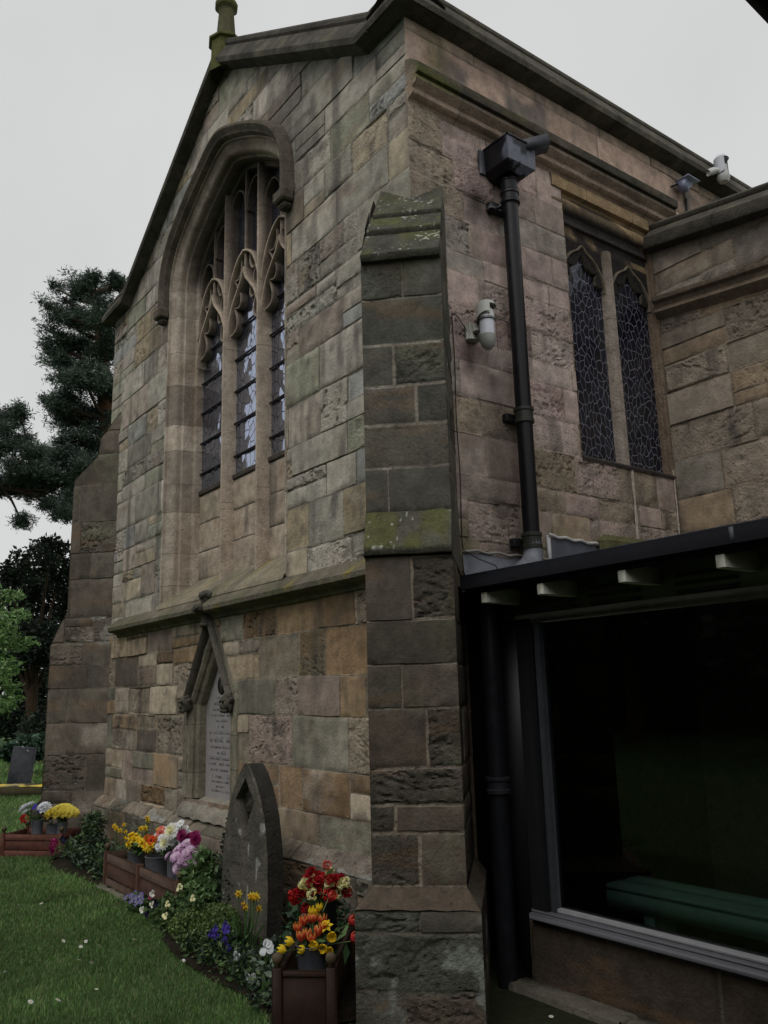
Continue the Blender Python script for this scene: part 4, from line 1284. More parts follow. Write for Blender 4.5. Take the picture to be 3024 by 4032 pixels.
# ------------------------------------------------------------------ rainwater goods
BLK = L(13, 14, 20)
dp = thing("drainpipe", "tall black iron drainpipe with square hopper head on the pinkish side wall", "drainpipe", (.11, .84, 2.4))
DO = (.11, .84, 2.4)
def dpp(mb, name, mat=None, **k): return mb.build(name, mat or M_IRON, DO, dp, **k)
mb = MB(); px_, py_ = .115, .845
mb.lathe((px_, py_, 0), [(.056, 2.5), (.056, 5.12)], 24, BLK)
dpp(mb, "pipe", smooth=True)
mb = MB()
mb.lathe((px_, py_, 0), [(.056, 5.02), (.072, 5.03), (.072, 5.05), (.063, 5.06), (.063, 5.10), (.07, 5.105), (.07, 5.125), (.062, 5.135), (.064, 5.20), (.07, 5.205), (.07, 5.22), (.062, 5.23), (.07, 5.30)], 24, BLK * 1.2)
dpp(mb, "collar", smooth=True, angle=40)
for z in (3.40, 2.52):
    mb = MB()
    mb.lathe((px_, py_, 0), [(.056, z - .055), (.07, z - .05), (.07, z - .025), (.064, z - .02), (.064, z + .03), (.071, z + .035), (.071, z + .055), (.058, z + .06)], 24, L(48, 50, 44))
    mb.box((.0, py_ - .10, z - .03), (.05, py_ + .10, z + .03), L(34, 35, 36), bev=.006)
    dpp(mb, "pipe_collar", smooth=True, angle=40)
mb = MB()                                              # hopper: flared square box, open at the top
def frus(z0, w0, d0, z1, w1, d1, c):
    a = np.array([(.012, py_ - w0), (.012 + d0, py_ - w0), (.012 + d0, py_ + w0), (.012, py_ + w0)])
    b = np.array([(.012, py_ - w1), (.012 + d1, py_ - w1), (.012 + d1, py_ + w1), (.012, py_ + w1)])
    for i_ in range(4):
        j_ = (i_ + 1) % 4
        P = np.array([[np.append((a[i_] * (1 - u) + a[j_] * u) * (1 - v) + (b[i_] * (1 - u) + b[j_] * u) * v, z0 + (z1 - z0) * v) for v in np.linspace(0, 1, 9)] for u in np.linspace(0, 1, 13)])
        fk = sstep(fbm(P[..., 0] * 14, P[..., 1] * 14, P[..., 2] * 9, 3, 333) + .9 * (P[..., 0] - .2) / .1 * (i_ < 3) - .2, .10, .22)
        C = np.tile(np.asarray(c), (*P.shape[:2], 1))
        mb.grid(P, col=blend(C, .75 * fk, L(112, 116, 130)))
    mb.add([(*p, z0) for p in a], quads=[[3, 2, 1, 0]], col=c)
frus(5.235, .085, .19, 5.285, .14, .245, BLK)
frus(5.285, .14, .245, 5.475, .145, .25, BLK * 1.1)
mb.box((.012, py_ - .15, 5.468), (.268, py_ - .14, 5.482), BLK * 1.5)
mb.box((.258, py_ - .15, 5.468), (.268, py_ + .15, 5.482), BLK * 1.5)
mb.box((.0, py_ - .19, 5.27), (.02, py_ - .13, 5.47), L(52, 54, 62), bev=.004)
mb.box((.0, py_ - .06, 5.44), (.018, py_ + .12, 5.56), BLK, bev=.004)
hop = dpp(mb, "hopper", M_IRON)
mb = MB()                                              # open spout let into its side
sx = nrm((.55, .83, .28)); sy = nrm(np.cross((0, 0, 1), sx)); sz = np.cross(sx, sy)
for lo, hi in (((0, -.055, -.005), (.27, .055, .005)), ((0, -.06, -.005), (.27, -.05, .075)), ((0, .05, -.005), (.27, .06, .075))):
    mb.box(lo, hi, L(58, 60, 66), axes=[sx, sy, sz], o=(.17, py_ + .02, 5.41))
dpp(mb, "spout", M_LEAD)
mb = MB()
mb.box((.0, py_ - .14, 4.985), (.06, py_ + .13, 5.045), BLK, bev=.006)
mb.box((.0, py_ - .115, 4.965), (.13, py_ - .10, 4.985), BLK)
dpp(mb, "bracket")

lp = thing("drainpipe", "lower black drainpipe in the dark corner beside the glazed porch, half hidden by the buttress", "drainpipe", (.33, .2, 0))
mb = MB()
mb.lathe((.335, .205, 0), [(.055, -.02), (.055, 2.1)], 20, L(30, 31, 36))
mb.build("pipe", M_IRON, (.33, .2, 0), lp, smooth=True)
mb = MB()
mb.lathe((.335, .205, 0), [(.056, .985), (.07, .99), (.07, 1.01), (.063, 1.015), (.063, 1.055), (.07, 1.06), (.07, 1.075), (.057, 1.08)], 20, L(46, 47, 52))
mb.box((.24, .23, 1.01), (.33, .30, 1.05), L(34, 34, 38))
mb.build("pipe_collar", M_IRON, (.33, .2, 0), lp, smooth=True, angle=40)

# ------------------------------------------------------------------ glazed porch
po = thing("porch", "lean-to glazed porch with black fascia and pale joists between the buttress and the transept", "porch", (.4, .3, 0))
PO = (.4, .3, 0)
def pop(mb, name, mat, parent=None, **k): return mb.build(name, mat, PO, parent or po, **k)
XR = 4.1
mb = MB()
mb.box((.325, -.005, 2.125), (XR, .03, 2.205), L(15, 16, 22), bev=.004)
mb.box((.325, .0, 2.205), (XR, .04, 2.211), L(60, 62, 68))
mb.box((.33, .03, 2.10), (XR, .06, 2.15), L(20, 20, 24))
fas = pop(mb, "fascia", M_MATT)
mb = MB()
mb.box((2.03, -.008, 2.13), (2.05, .0, 2.20), L(70, 72, 78))
mb.build("joint_strip", M_LEAD, PO, fas)
mb = MB()
P = np.array([[(.0, .05, 2.16), (.0, DT, 2.42)], [(XR, .05, 2.16), (XR, DT, 2.42)]])
mb.grid(P, col=L(84, 86, 92))
mb.grid(P - [0, 0, .04], col=L(70, 66, 58))
pop(mb, "roof", M_LEAD)
for x in (.50, .93, 1.455, 1.972, 2.49, 3.0, 3.5):
    mb = MB()
    mb.box((x - .045, .035, 2.04), (x, .31, 2.125), L(206, 206, 190), bev=.003)
    pop(mb, "joist", M_PAINT)
mb = MB()                                              # boarded frieze with louvre slots between the joists
mb.box((.3, .315, 1.955), (XR, .34, 2.16), L(96, 100, 84))
for x in (.56, .99, 1.52, 2.04, 2.55, 3.06):
    for k in range(3):
        mb.box((x + .02, .298, 1.985 + .04 * k), (x + .34, .316, 1.999 + .04 * k), L(44, 46, 40))
pop(mb, "frieze", M_PAINT)
wf = MB()
GRY = L(124, 126, 130)
wf.box((.475, .27, .33), (.60, .36, 1.955), L(15, 16, 19), bev=.006)
wf.box((.60, .285, .39), (.645, .35, 1.93), L(46, 48, 52), bev=.006)
wf.box((.475, .27, 1.925), (XR, .36, 1.975), L(112, 112, 102), bev=.006)
fr = pop(wf, "window_frame", M_MATT)
mb = MB()
mb.box((.475, .245, .35), (XR, .40, .385), L(76, 76, 82), bev=.006)
mb.box((.475, .268, .385), (XR, .39, .402), L(74, 74, 80), bev=.004)
mb.box((.60, .29, .402), (XR, .37, .425), L(120, 120, 122), bev=.004)
pop(mb, "sill", M_PAINT, fr)
mb = MB()
mb.add([(.62, .32, .42), (XR, .32, .42), (XR, .32, 1.93), (.62, .32, 1.93)], quads=[[0, 1, 2, 3]])
pop(mb, "pane", M_PANE, fr)
mb = MB()
rg = np.random.default_rng(63)
S = layout(.42, XR, -.1, .335, rg, [L(74, 64, 54), L(69, 60, 51), L(79, 69, 58)], wr=(.6, 1.1), courses=[-.1, .335], rough=.2)
masonry(mb, (0, .30, 0), X3, Z3, -Y3, S, seed=111, joint=.003, depth=.006)
pop(mb, "dwarf_wall", M_STONE, smooth=True, angle=40)
mb = MB()
mb.box((.0, .33, -.1), (.48, .37, 2.16), L(34, 34, 36))
pop(mb, "side_board", M_PAINT)
mb = MB()
mb.grid(np.array([[(.0, .36, .02), (.0, DT, .02)], [(XR, .36, .02), (XR, DT, .02)]]), col=L(70, 66, 60))
mb.grid(np.array([[(XR, .36, -.1), (XR, .36, 2.2)], [(XR, DT, -.1), (XR, DT, 2.2)]]), col=L(60, 58, 52))
pop(mb, "floor_slab", M_PAINT)
mb = MB()                                              # dressed lead upstand against the church, lumpy round the pipe shoe
ys = np.linspace(.31, 1.10, 40)
P = np.array([[(.06 + .05 * math.sin(9 * y) ** 2, y, 2.16 + .09 * y), (.035 + .02 * math.sin(13 * y), y, 2.30), (.012, y, 2.42 + .012 * math.sin(16 * y))] for y in ys])
mb.grid(P, col=np.tile(L(108, 112, 120), (*P.shape[:2], 1)) * (1 + .3 * fbm(P[..., 1] * 8, P[..., 2] * 8, 0, 3, 65))[..., None])
mb.tube([(.115, .845, 2.56), (.118, .845, 2.44), (.14, .80, 2.36), (.17, .66, 2.27), (.19, .5, 2.22)], [.062, .066, .075, .08, .085], 16, L(112, 116, 124))
mb.box((.0, 1.11, 2.3), (.02, 1.135, 2.61), L(190, 190, 192))
P = np.array([[(.03, y, 2.25), (.012, y, 2.595 - .04 * (y - 1.12))] for y in np.linspace(1.12, 1.9, 16)])
mb.grid(P, col=L(86, 88, 98))
mb.tube([(.02, y, 2.605 - .04 * (y - 1.12) + .006 * math.sin(y * 40)) for y in np.linspace(1.11, 1.9, 30)], .012, 6, L(196, 194, 190))
mb.tube([(.02, y, 2.435 + .006 * math.sin(y * 33)) for y in np.linspace(.31, 1.1, 30)], .009, 6, L(150, 146, 138))
pop(mb, "flashing", M_LEAD, smooth=True)
be = thing("bench", "long dark green painted bench behind the porch glass", "bench", (1.3, .95, 0))
BG = L(158, 204, 186)
mb = MB()
for a in (.80, .96):
    mb.box((.55, a, .43), (3.8, a + .145, .465), BG, bev=.008)
mb.build("seat", M_PAINT, (1.3, .95, 0), be)
mb = MB()
mb.box((.55, .80, .34), (3.8, .825, .428), BG * .9, bev=.004)
mb.build("apron", M_PAINT, (1.3, .95, 0), be)
for x in (.75, 1.75, 2.75):
    mb = MB()
    mb.box((x, .86, .02), (x + .07, 1.05, .43), BG * .8, bev=.004)
    mb.build("leg", M_PAINT, (1.3, .95, 0), be)

# ------------------------------------------------------------------ lamps, sensors and wires on the walls
WHT = L(206, 208, 214)
def lathe_arc(mb, c, r0, z0, z1, a0, a1, col, n=18):
    th = np.linspace(a0, a1, n)
    P = np.array([[(c[0] + r * math.cos(t), c[1] + r * math.sin(t), z) for r, z in ((r0, z0), (r0, z1))] for t in th])
    mb.grid(P, col=col)
pir = thing("motion_sensor", "white hooded motion sensor beside the drainpipe on the pinkish wall", "sensor", (.0, .50, 3.95))
SO = (.0, .50, 3.95)
def pi(mb, name, mat=M_PLASTIC, **k): return mb.build(name, mat, SO, pir, **k)
mb = MB()
mb.box((.0, .435, 3.90), (.05, .535, 4.03), L(150, 150, 138), bev=.008)
mb.box((.05, .46, 3.95), (.10, .51, 4.0), L(140, 140, 130), bev=.006)
pi(mb, "mount")
cx_, cy_ = .155, .50
mb = MB()
mb.lathe((cx_, cy_, 0), [(.0, 3.795), (.022, 3.80), (.042, 3.822), (.052, 3.85), (.056, 3.885), (.056, 3.90)], 24, L(156, 158, 152))
pi(mb, "housing", smooth=True, angle=40)
mb = MB()
mb.lathe((cx_, cy_, 0), [(.05, 4.02), (.056, 4.02), (.05, 4.075), (.03, 4.10), (0, 4.105)], 24, L(196, 198, 196))
mb.lathe((cx_, cy_, 0), [(.056, 4.005), (.06, 4.008), (.058, 4.02)], 24, L(90, 92, 92))
for k in (-1, 0, 1):
    t = -.75 + k * .28
    mb.box((cx_ + .0505 * math.cos(t) - .004, cy_ + .0505 * math.sin(t) - .004, 4.035), (cx_ + .055 * math.cos(t) + .003, cy_ + .055 * math.sin(t) + .003, 4.043), L(30, 30, 30))
pi(mb, "cap", smooth=True, angle=40)
mb = MB()
mb.lathe((cx_, cy_, 0), [(.051, 3.895), (.051, 4.01)], 24, L(214, 218, 228))
pi(mb, "lens", smooth=True)
mb = MB()                                              # rain hood
th = np.linspace(-2.3, .9, 26)
for rr in (.066, .070):
    P = np.array([[(cx_ + rr * math.cos(t) * 1.05, cy_ + rr * math.sin(t), z) for z in (3.95 + .10 * (1 + math.cos(t + .7)) / 2 * 1.0, 4.115 + .015 * math.cos(t + .7))] for t in np.linspace(.7 + 3.14 - 2.0, .7 + 3.14 + 2.0, 30)])
    mb.grid(P, col=L(196, 198, 190))
mb.lathe((cx_, cy_, 0), [(.070, 4.11), (.058, 4.135), (0, 4.14)], 24, L(176, 178, 168))
pi(mb, "hood", smooth=True, angle=50)
mb = MB()
wpts = [(.012, .318, 4.06), (.02, .34, 4.065), (.02, .37, 4.045), (.02, .41, 4.0), (.022, .44, 3.965)]
mb.tube(wpts, .0035, 6, L(46, 36, 34))
zz = np.linspace(4.06, 2.46, 30)
mb.tube([(.010 + .002 * math.sin(z * 9), .318 + .003 * math.sin(z * 7), z) for z in zz] + [(.03, .33, 2.42), (.06, .40, 2.38), (.09, .52, 2.34), (.10, .56, 2.27), (.12, .55, 2.24)], .0035, 6, L(30, 28, 30))
tag(mb.build("cable", M_IRON), "thin dark cable running down the wall edge from the hooded sensor to the porch roof", "cable")

fl = thing("security_light", "white lantern shaped security light bracketed over the far parapet coping", "security light", (.2, 3.72, 6.4))
FO = (.2, 3.72, 6.4)
fl.scale = (.78, .78, .78)
fl.location = (.2, 3.70, 6.37)
mb = MB()
mb.tube([(.13, 3.52, 6.33), (.16, 3.60, 6.37), (.18, 3.66, 6.385)], [.04, .045, .035], 14, L(200, 200, 198))
mb.build("bracket", M_PLASTIC, FO, fl, smooth=True)
mb = MB()
fc = (.20, 3.74)
mb.lathe((*fc, 0), [(.0, 6.24), (.05, 6.25), (.075, 6.29), (.08, 6.33), (.058, 6.35), (.058, 6.47), (.0, 6.47)], 22, L(202, 202, 200))
mb.build("lamp_body", M_PLASTIC, FO, fl, smooth=True, angle=40)
mb = MB()
for rr in (.085, .09):
    P = np.array([[(fc[0] + rr * math.cos(t), fc[1] + rr * math.sin(t), z) for z in (6.40 - .06 * math.sin(t) ** 2, 6.56)] for t in np.linspace(1.2, 5.6, 24)])
    mb.grid(P, col=L(186, 188, 194))
mb.lathe((*fc, 0), [(.09, 6.555), (.06, 6.60), (0, 6.61)], 22, L(198, 198, 204))
mb.build("hood", M_PLASTIC, FO, fl, smooth=True, angle=50)
cc = thing("floodlight", "small grey blue box floodlight on a black arm below the parapet coping", "floodlight", (.1, 3.2, 6.0))
KO = (.1, 3.2, 6.0)
cc.scale = (.72, .72, .72)
cc.location = (.03, 3.17, 6.02)
mb = MB()
mb.tube([(.0, 3.10, 6.09), (.07, 3.15, 6.10), (.13, 3.20, 6.12)], .012, 8, L(24, 24, 28))
mb.box((.0, 3.06, 6.05), (.012, 3.13, 6.13), L(120, 122, 128))
mb.build("arm", M_IRON, KO, cc)
mb = MB()
V = [(.11, 3.19, 6.16), (.11, 3.36, 6.16), (.25, 3.36, 6.13), (.25, 3.19, 6.13), (.13, 3.21, 6.0), (.13, 3.32, 6.03), (.19, 3.32, 6.02), (.19, 3.21, 5.99)]
mb.add(V, quads=[[0, 1, 2, 3], [4, 7, 6, 5], [0, 4, 5, 1], [1, 5, 6, 2], [2, 6, 7, 3], [3, 7, 4, 0]], col=L(120, 126, 150))
mb.box((.10, 3.18, 6.158), (.30, 3.44, 6.168), L(150, 156, 178))
mb.build("lamp_body", M_PLASTIC, KO, cc)
mb = MB()
mb.tube([(.02, 3.33, 6.03), (.02, 3.325, 5.86)], .011, 8, L(58, 58, 62))
mb.tube([(.012, 3.33, 6.30), (.012, 3.33, 6.03)], .005, 6, L(60, 58, 60))
tag(mb.build("conduit", M_IRON), "short grey conduit pipe on the parapet between the floodlight and the cornice", "conduit")

# ------------------------------------------------------------------ ground
def bed_edge(x):
    return np.interp(x, [-8, -6.2, -5.4, -4.9, -4.5, -3.7, -2.6, -2.1, -1.75, -1.42, -1.1, -.41, -.14, .02, .15, .3, 6], [-.2, -.45, -.62, -.78, -.76, -.66, -.70, -.78, -.90, -.97, -.99, -.98, -1.02, -1.06, -1.0, -.5, .28])
mb = MB()
big = 400.0
mb.grid(np.array([[(x, y, -.012) for y in (-big, -60, -30, -15, 0, 15, 60, big)] for x in (-big, -80, -40, -20, 0, 20, 80, big)]), col=L(66, 88, 52))
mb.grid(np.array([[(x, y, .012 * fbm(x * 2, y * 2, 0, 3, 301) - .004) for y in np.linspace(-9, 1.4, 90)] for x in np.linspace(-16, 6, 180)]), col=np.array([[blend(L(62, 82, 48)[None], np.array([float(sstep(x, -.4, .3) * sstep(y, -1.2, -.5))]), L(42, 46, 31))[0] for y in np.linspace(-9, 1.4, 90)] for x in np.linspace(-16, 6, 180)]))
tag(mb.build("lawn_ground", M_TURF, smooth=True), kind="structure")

def blades(mb, n, x0, x1, y0, y1, h0, h1, w, seed, pal, ok):
    r = np.random.default_rng(seed)
    x, y = r.uniform(x0, x1, n), r.uniform(y0, y1, n)
    k = ok(x, y)
    x, y = x[k], y[k]
    n = len(x)
    patch = fbm(x * 1.7, y * 1.7, 0, 3, 303)
    h = r.uniform(h0, h1, n) * (1 + .5 * patch)
    a = r.uniform(0, 2 * math.pi, n)
    lean = r.uniform(.1, .9, n) * h
    la = r.uniform(0, 2 * math.pi, n)
    dx, dy = np.cos(a) * w, np.sin(a) * w
    z = np.full(n, -.006)
    b0 = np.stack([x - dx, y - dy, z], 1)
    b1 = np.stack([x + dx, y + dy, z], 1)
    m0 = np.stack([x - dx * .7 + np.cos(la) * lean * .35, y - dy * .7 + np.sin(la) * lean * .35, h * .6], 1)
    m1 = np.stack([x + dx * .7 + np.cos(la) * lean * .35, y + dy * .7 + np.sin(la) * lean * .35, h * .6], 1)
    t = np.stack([x + np.cos(la) * lean, y + np.sin(la) * lean, h], 1)
    V = np.stack([b0, b1, m1, m0, t], 1).reshape(-1, 3)
    i = np.arange(n) * 5
    pal = np.array(pal)
    c = pal[r.integers(len(pal), size=n)] * (r.uniform(.75, 1.25, n) * (1 + .35 * patch))[:, None]
    mb.add(V, quads=np.stack([i, i + 1, i + 2, i + 3], 1), tris=np.stack([i + 3, i + 2, i + 4], 1), col=np.repeat(c, 5, 0))
GP = [L(98, 130, 72), L(105, 138, 77), L(87, 118, 65), L(114, 142, 88), L(100, 132, 76), L(132, 138, 98)]
PLANTER_A = (np.array([.126, -1.114]), np.array([.66, .75]), np.array([-.74, .67]))
def on_lawn(x, y):
    e = bed_edge(x)
    ok = y < e + .05 + .035 * np.sin(x * 23) + .03 * np.sin(x * 51) + .02 * np.sin(x * 131 + y * 40)
    d = np.stack([x, y], -1) - PLANTER_A[0]
    u, v = d @ nrm(PLANTER_A[1]), d @ nrm(PLANTER_A[2])
    ok &= ~((u > -.02) & (u < .31) & (v > -.02) & (v < .75))
    sb, st_ = (x - y) / S2, (x + y) / S2
    ok &= ~((sb < .75) & (np.abs(st_) < .33) & (sb > -.2))
    ok &= ~((x > -.1) & (y > -.9) & (np.sin(x * 173.3 + y * 91.7) * np.sin(y * 211.1) > .1))
    ok &= ~((x > .2) & (y > .17 + .02 * np.sin(x * 9)))
    return ok
mb = MB()
blades(mb, 170000, -2.6, 4.2, -3.2, .3, .012, .032, .0026, 1, GP, on_lawn)
blades(mb, 110000, -7.5, -1.8, -3.6, -.4, .014, .036, .0038, 2, GP, on_lawn)
blades(mb, 60000, -16, -6, -5, 3.2, .018, .045, .008, 3, GP, lambda x, y: (y < -.5) | (x < -6.9))
blades(mb, 30000, -34, -14, -4, 8, .04, .10, .022, 4, GP, lambda x, y: x < 0)
tag(mb.build("grass", M_GRASS), "short mown green grass of the churchyard lawn", "grass", kind="stuff")

# soil of the border
mb = MB()
xs = np.linspace(-6.6, .34, 150)
P = np.array([[(x, bed_edge(x) * (1 - f) + (-.11) * f, .014 + .05 * math.sin(min(1, f * 2.5) * 1.57) * (1 if f > 0 else .2) + .018 * float(fbm(x * 9, f * 9, 0, 3, 305))) for f in np.linspace(0, 1, 14)] for x in xs])
mb.grid(P, col=np.tile(L(34, 29, 23), (*P.shape[:2], 1)) * (1 + .4 * fbm(P[..., 0] * 8, P[..., 1] * 8, 0, 3, 306))[..., None])
tag(mb.build("border_soil", M_SOIL, smooth=True), kind="structure")
# paving along the foot of the porch
mb = MB()
rg = np.random.default_rng(9)
x = .36
while x < 4.2:
    w = rg.uniform(.45, .8)
    mb.box((x + .006, .17 + rg.uniform(-.012, .012), -.04), (x + w - .006, .31, .03 + rg.uniform(0, .008)), L(96, 92, 82) * rg.uniform(.85, 1.1), bev=.012)
    x += w
tag(mb.build("paving_strip", M_STONE), kind="structure")
mb = MB()
mb.box((-3.72, -.70, -.02), (-2.0, -.60, .022), L(112, 106, 94), bev=.01)
tag(mb.build("kerb_stone", M_STONE), kind="structure")

# ------------------------------------------------------------------ planting kit
def leaves(mb, C, size, asp, pal, r, up=.2, droop=0.0, jit=.25, shade=None):
    C = np.asarray(C, float)
    n = len(C)
    d = r.normal(size=(n, 3))
    d[:, 2] = d[:, 2] * .7 + up
    d /= np.linalg.norm(d, axis=1)[:, None]
    q = r.normal(size=(n, 3))
    s_ = np.cross(d, q)
    s_ /= np.linalg.norm(s_, axis=1)[:, None]
    nn = np.cross(s_, d)
    Ls = (size * r.uniform(.6, 1.3, n))[:, None]
    ws = Ls * asp * .5
    V = np.stack([C, C + d * Ls * .45 + s_ * ws + nn * Ls * .06, C + d * Ls - nn * Ls * droop, C + d * Ls * .45 - s_ * ws + nn * Ls * .06], 1)
    pal = np.array(pal)
    c = pal[r.integers(len(pal), size=n)] * r.uniform(1 - jit, 1 + jit, n)[:, None]
    if shade is not None:
        c = c * shade[:, None]
    i = np.arange(n) * 4
    mb.add(V.reshape(-1, 3), quads=np.stack([i, i + 1, i + 2, i + 3], 1), col=np.repeat(c, 4, 0))

def ball_pts(r, n, c, rad_, shell=.5):
    d = r.normal(size=(n, 3))
    d /= np.linalg.norm(d, axis=1)[:, None]
    k = shell + (1 - shell) * r.random(n) ** .6
    return np.array(c) + d * k[:, None] * np.array(rad_)

def strap(mb, p0, p1, w, col, bend=.1, n=5, seed=0):
    p0, p1 = np.array(p0, float), np.array(p1, float)
    d = p1 - p0
    side = nrm(np.cross(d, (math.sin(seed * 3.1), math.cos(seed * 2.3), .2)))
    out_ = nrm(np.array([d[0], d[1], 0]) + 1e-6)
    P = []
    for f in np.linspace(0, 1, n):
        c = p0 + d * f + out_ * bend * f * f - np.array([0, 0, bend * .7 * f ** 3])
        ww = w * (1 - f ** 2.5 * .95)
        P.append([c - side * ww, c + side * ww])
    mb.grid(np.array(P), col=col)

# flower heads, local origin at the base of the head, facing +Z
PET = {}
def head_mesh(kind, c1, c2, seed=0, r=.04):
    mb = MB()
    g = np.random.default_rng(seed)
    if kind == 'tulip':
        for k in range(6):
            a = k * math.pi / 3 + (k % 2) * .05
            rr = r * (.78 if k % 2 else .72)
            P, C = [], []
            for f in np.linspace(0, 1, 7):
                w = math.sin(min(1, f * 1.05 + .06) * math.pi * .93) ** .7 * .62
                rad_ = rr * (math.sin(min(f * 1.5, 1) * 1.57) * 1.02 - .30 * max(0, f - .55))
                row, rc = [], []
                for u in np.linspace(-1, 1, 5):
                    t = a + u * w
                    row.append((rad_ * math.cos(t) * (1 - .06 * u * u), rad_ * math.sin(t) * (1 - .06 * u * u), r * 1.55 * f - .08 * r * u * u * f))
                    e = min(1, max(0, abs(u) - .5) * 1.5 * f + 2.2 * max(0, f - .74) + .12 * g.random())
                    rc.append(np.array(c1) * (1 - e) + np.array(c2) * e)
                P.append(row); C.append(rc)
            mb.grid(np.array(P), col=np.array(C))
    elif kind == 'chrys':
        n = 46
        for k in range(n):
            f = (k + .5) / n
            el = math.acos(1 - f * 1.15) if f < .87 else 1.57
            a = k * 2.39996
            L_ = r * (.55 + .5 * f)
            d = np.array([math.sin(el) * math.cos(a), math.sin(el) * math.sin(a), math.cos(el) * .75])
            s_ = np.array([-math.sin(a), math.cos(a), 0]) * r * .15
            b = d * r * .18 + [0, 0, r * .15]
            t = b + d * L_
            u = np.array([0, 0, r * .06])
            k2 = np.array(c1) * (1 - f) + np.array(c2) * f
            mb.add([b - s_ * .5, b + s_ * .5, t * .8 + b * .2 + s_ + u, t + u * .5, t * .8 + b * .2 - s_ + u], ngons=[[0, 1, 2, 3, 4]], col=k2 * g.uniform(.85, 1.1))
    elif kind == 'carn':
        for k in range(60):
            d = nrm(g.normal(size=3) * [1, 1, .8] + [0, 0, .35])
            c = d * r * g.uniform(.5, .9) + [0, 0, r * .5]
            s1 = nrm(np.cross(d, g.normal(size=3)))
            s2_ = np.cross(d, s1)
            q = r * .38
            cc = np.array(c1) * g.uniform(.7, 1.2) if g.random() < .75 else np.array(c2)
            mb.add([c - s1 * q * .6, c + s1 * q * .6, c + s1 * q + d * q * .5 + s2_ * q * .5, c + d * q * .6 + s2_ * q * .3, c - s1 * q + d * q * .5 + s2_ * q * .5], ngons=[[0, 1, 2, 3, 4]], col=cc)
    elif kind == 'daff':
        for k in range(6):
            a = k * math.pi / 3
            ca, sa = math.cos(a), math.sin(a)
            p = lambda rr, w, z: (rr * ca - w * sa, rr * sa + w * ca, z)
            mb.add([p(.1 * r, 0, 0), p(.55 * r, .28 * r, .06 * r), p(1.05 * r, 0, -.02 * r), p(.55 * r, -.28 * r, .06 * r)], quads=[[0, 1, 2, 3]], col=np.array(c1) * g.uniform(.85, 1.1))
        mb.lathe((0, 0, 0), [(.22 * r, 0), (.26 * r, .3 * r), (.30 * r, .5 * r), (.42 * r, .62 * r), (.24 * r, .5 * r), (.1 * r, .15 * r)], 12, np.array(c2))
    elif kind == 'daisy':
        for k in range(18):
            a = k * math.pi / 9 + g.uniform(-.08, .08)
            ca, sa = math.cos(a), math.sin(a)
            p = lambda rr, w, z: (rr * ca - w * sa, rr * sa + w * ca, z)
            z = (.10 if k % 2 else .03) * r
            mb.add([p(.2 * r, 0, z), p(.7 * r, .15 * r, z + .08 * r), p(1.0 * r, 0, z), p(.7 * r, -.15 * r, z + .08 * r)], quads=[[0, 1, 2, 3]], col=np.array(c1) * g.uniform(.85, 1.1))
        mb.lathe((0, 0, 0), [(.32 * r, .03 * r), (.28 * r, .16 * r), (0, .22 * r)], 12, np.array(c2))
    elif kind == 'pansy':
        for k, a in enumerate((.5, 2.64, 1.0, 2.1, 4.71)):
            a += .12 * g.normal()
            ca, sa = math.cos(a), math.sin(a)
            rr = r * (.62 if k < 4 else .58)
            th = np.linspace(0, 2 * math.pi, 10, endpoint=False)
            V = [(0, 0, .02 * r * k)] + [(rr * ca + .52 * r * math.cos(t), rr * sa + .52 * r * math.sin(t), .02 * r * k + .1 * r * math.sin(3 * t)) for t in th]
            C = [np.array(c2)] + [np.array(c1) * g.uniform(.85, 1.1)] * 10
            mb.add(V, tris=[[0, 1 + i, 1 + (i + 1) % 10] for i in range(10)], col=np.array(C))
    return mb

def bloom_src(kind, c1, c2, r, seed=0):
    key = (kind, tuple(np.round(c1, 3)), tuple(np.round(c2, 3)), r, seed)
    if key not in PET:
        mb = head_mesh(kind, c1, c2, seed, r)
        o = mb.build("bloom", M_PETAL)
        me = o.data
        bpy.data.objects.remove(o)
        PET[key] = me
    return PET[key]

def add_bloom(parent, me, loc, face=None, roll=0.0, sc_=1.0, name="bloom"):
    o = bpy.data.objects.new(name, me)
    sc.collection.objects.link(o)
    o.parent = parent
    o.location = loc
    if face is not None:
        q = Vector(face).to_track_quat('Z', 'Y')
        o.rotation_euler = (q @ Matrix.Rotation(roll, 3, 'Z').to_quaternion()).to_euler()
    o.scale = (sc_ * .88,) * 3
    return o

YEL, YEL2, ORG, RED, DRED, WHI, CRM, PUR, MAG, VIO, LIL = L(232, 200, 44), L(238, 226, 120), L(226, 128, 40), L(200, 44, 40), L(160, 24, 36), L(236, 238, 242), L(240, 236, 184), L(150, 84, 140), L(132, 30, 84), L(72, 56, 168), L(222, 184, 218)
GRN = [L(62, 92, 50), L(78, 108, 56), L(52, 78, 46), L(92, 118, 70)]

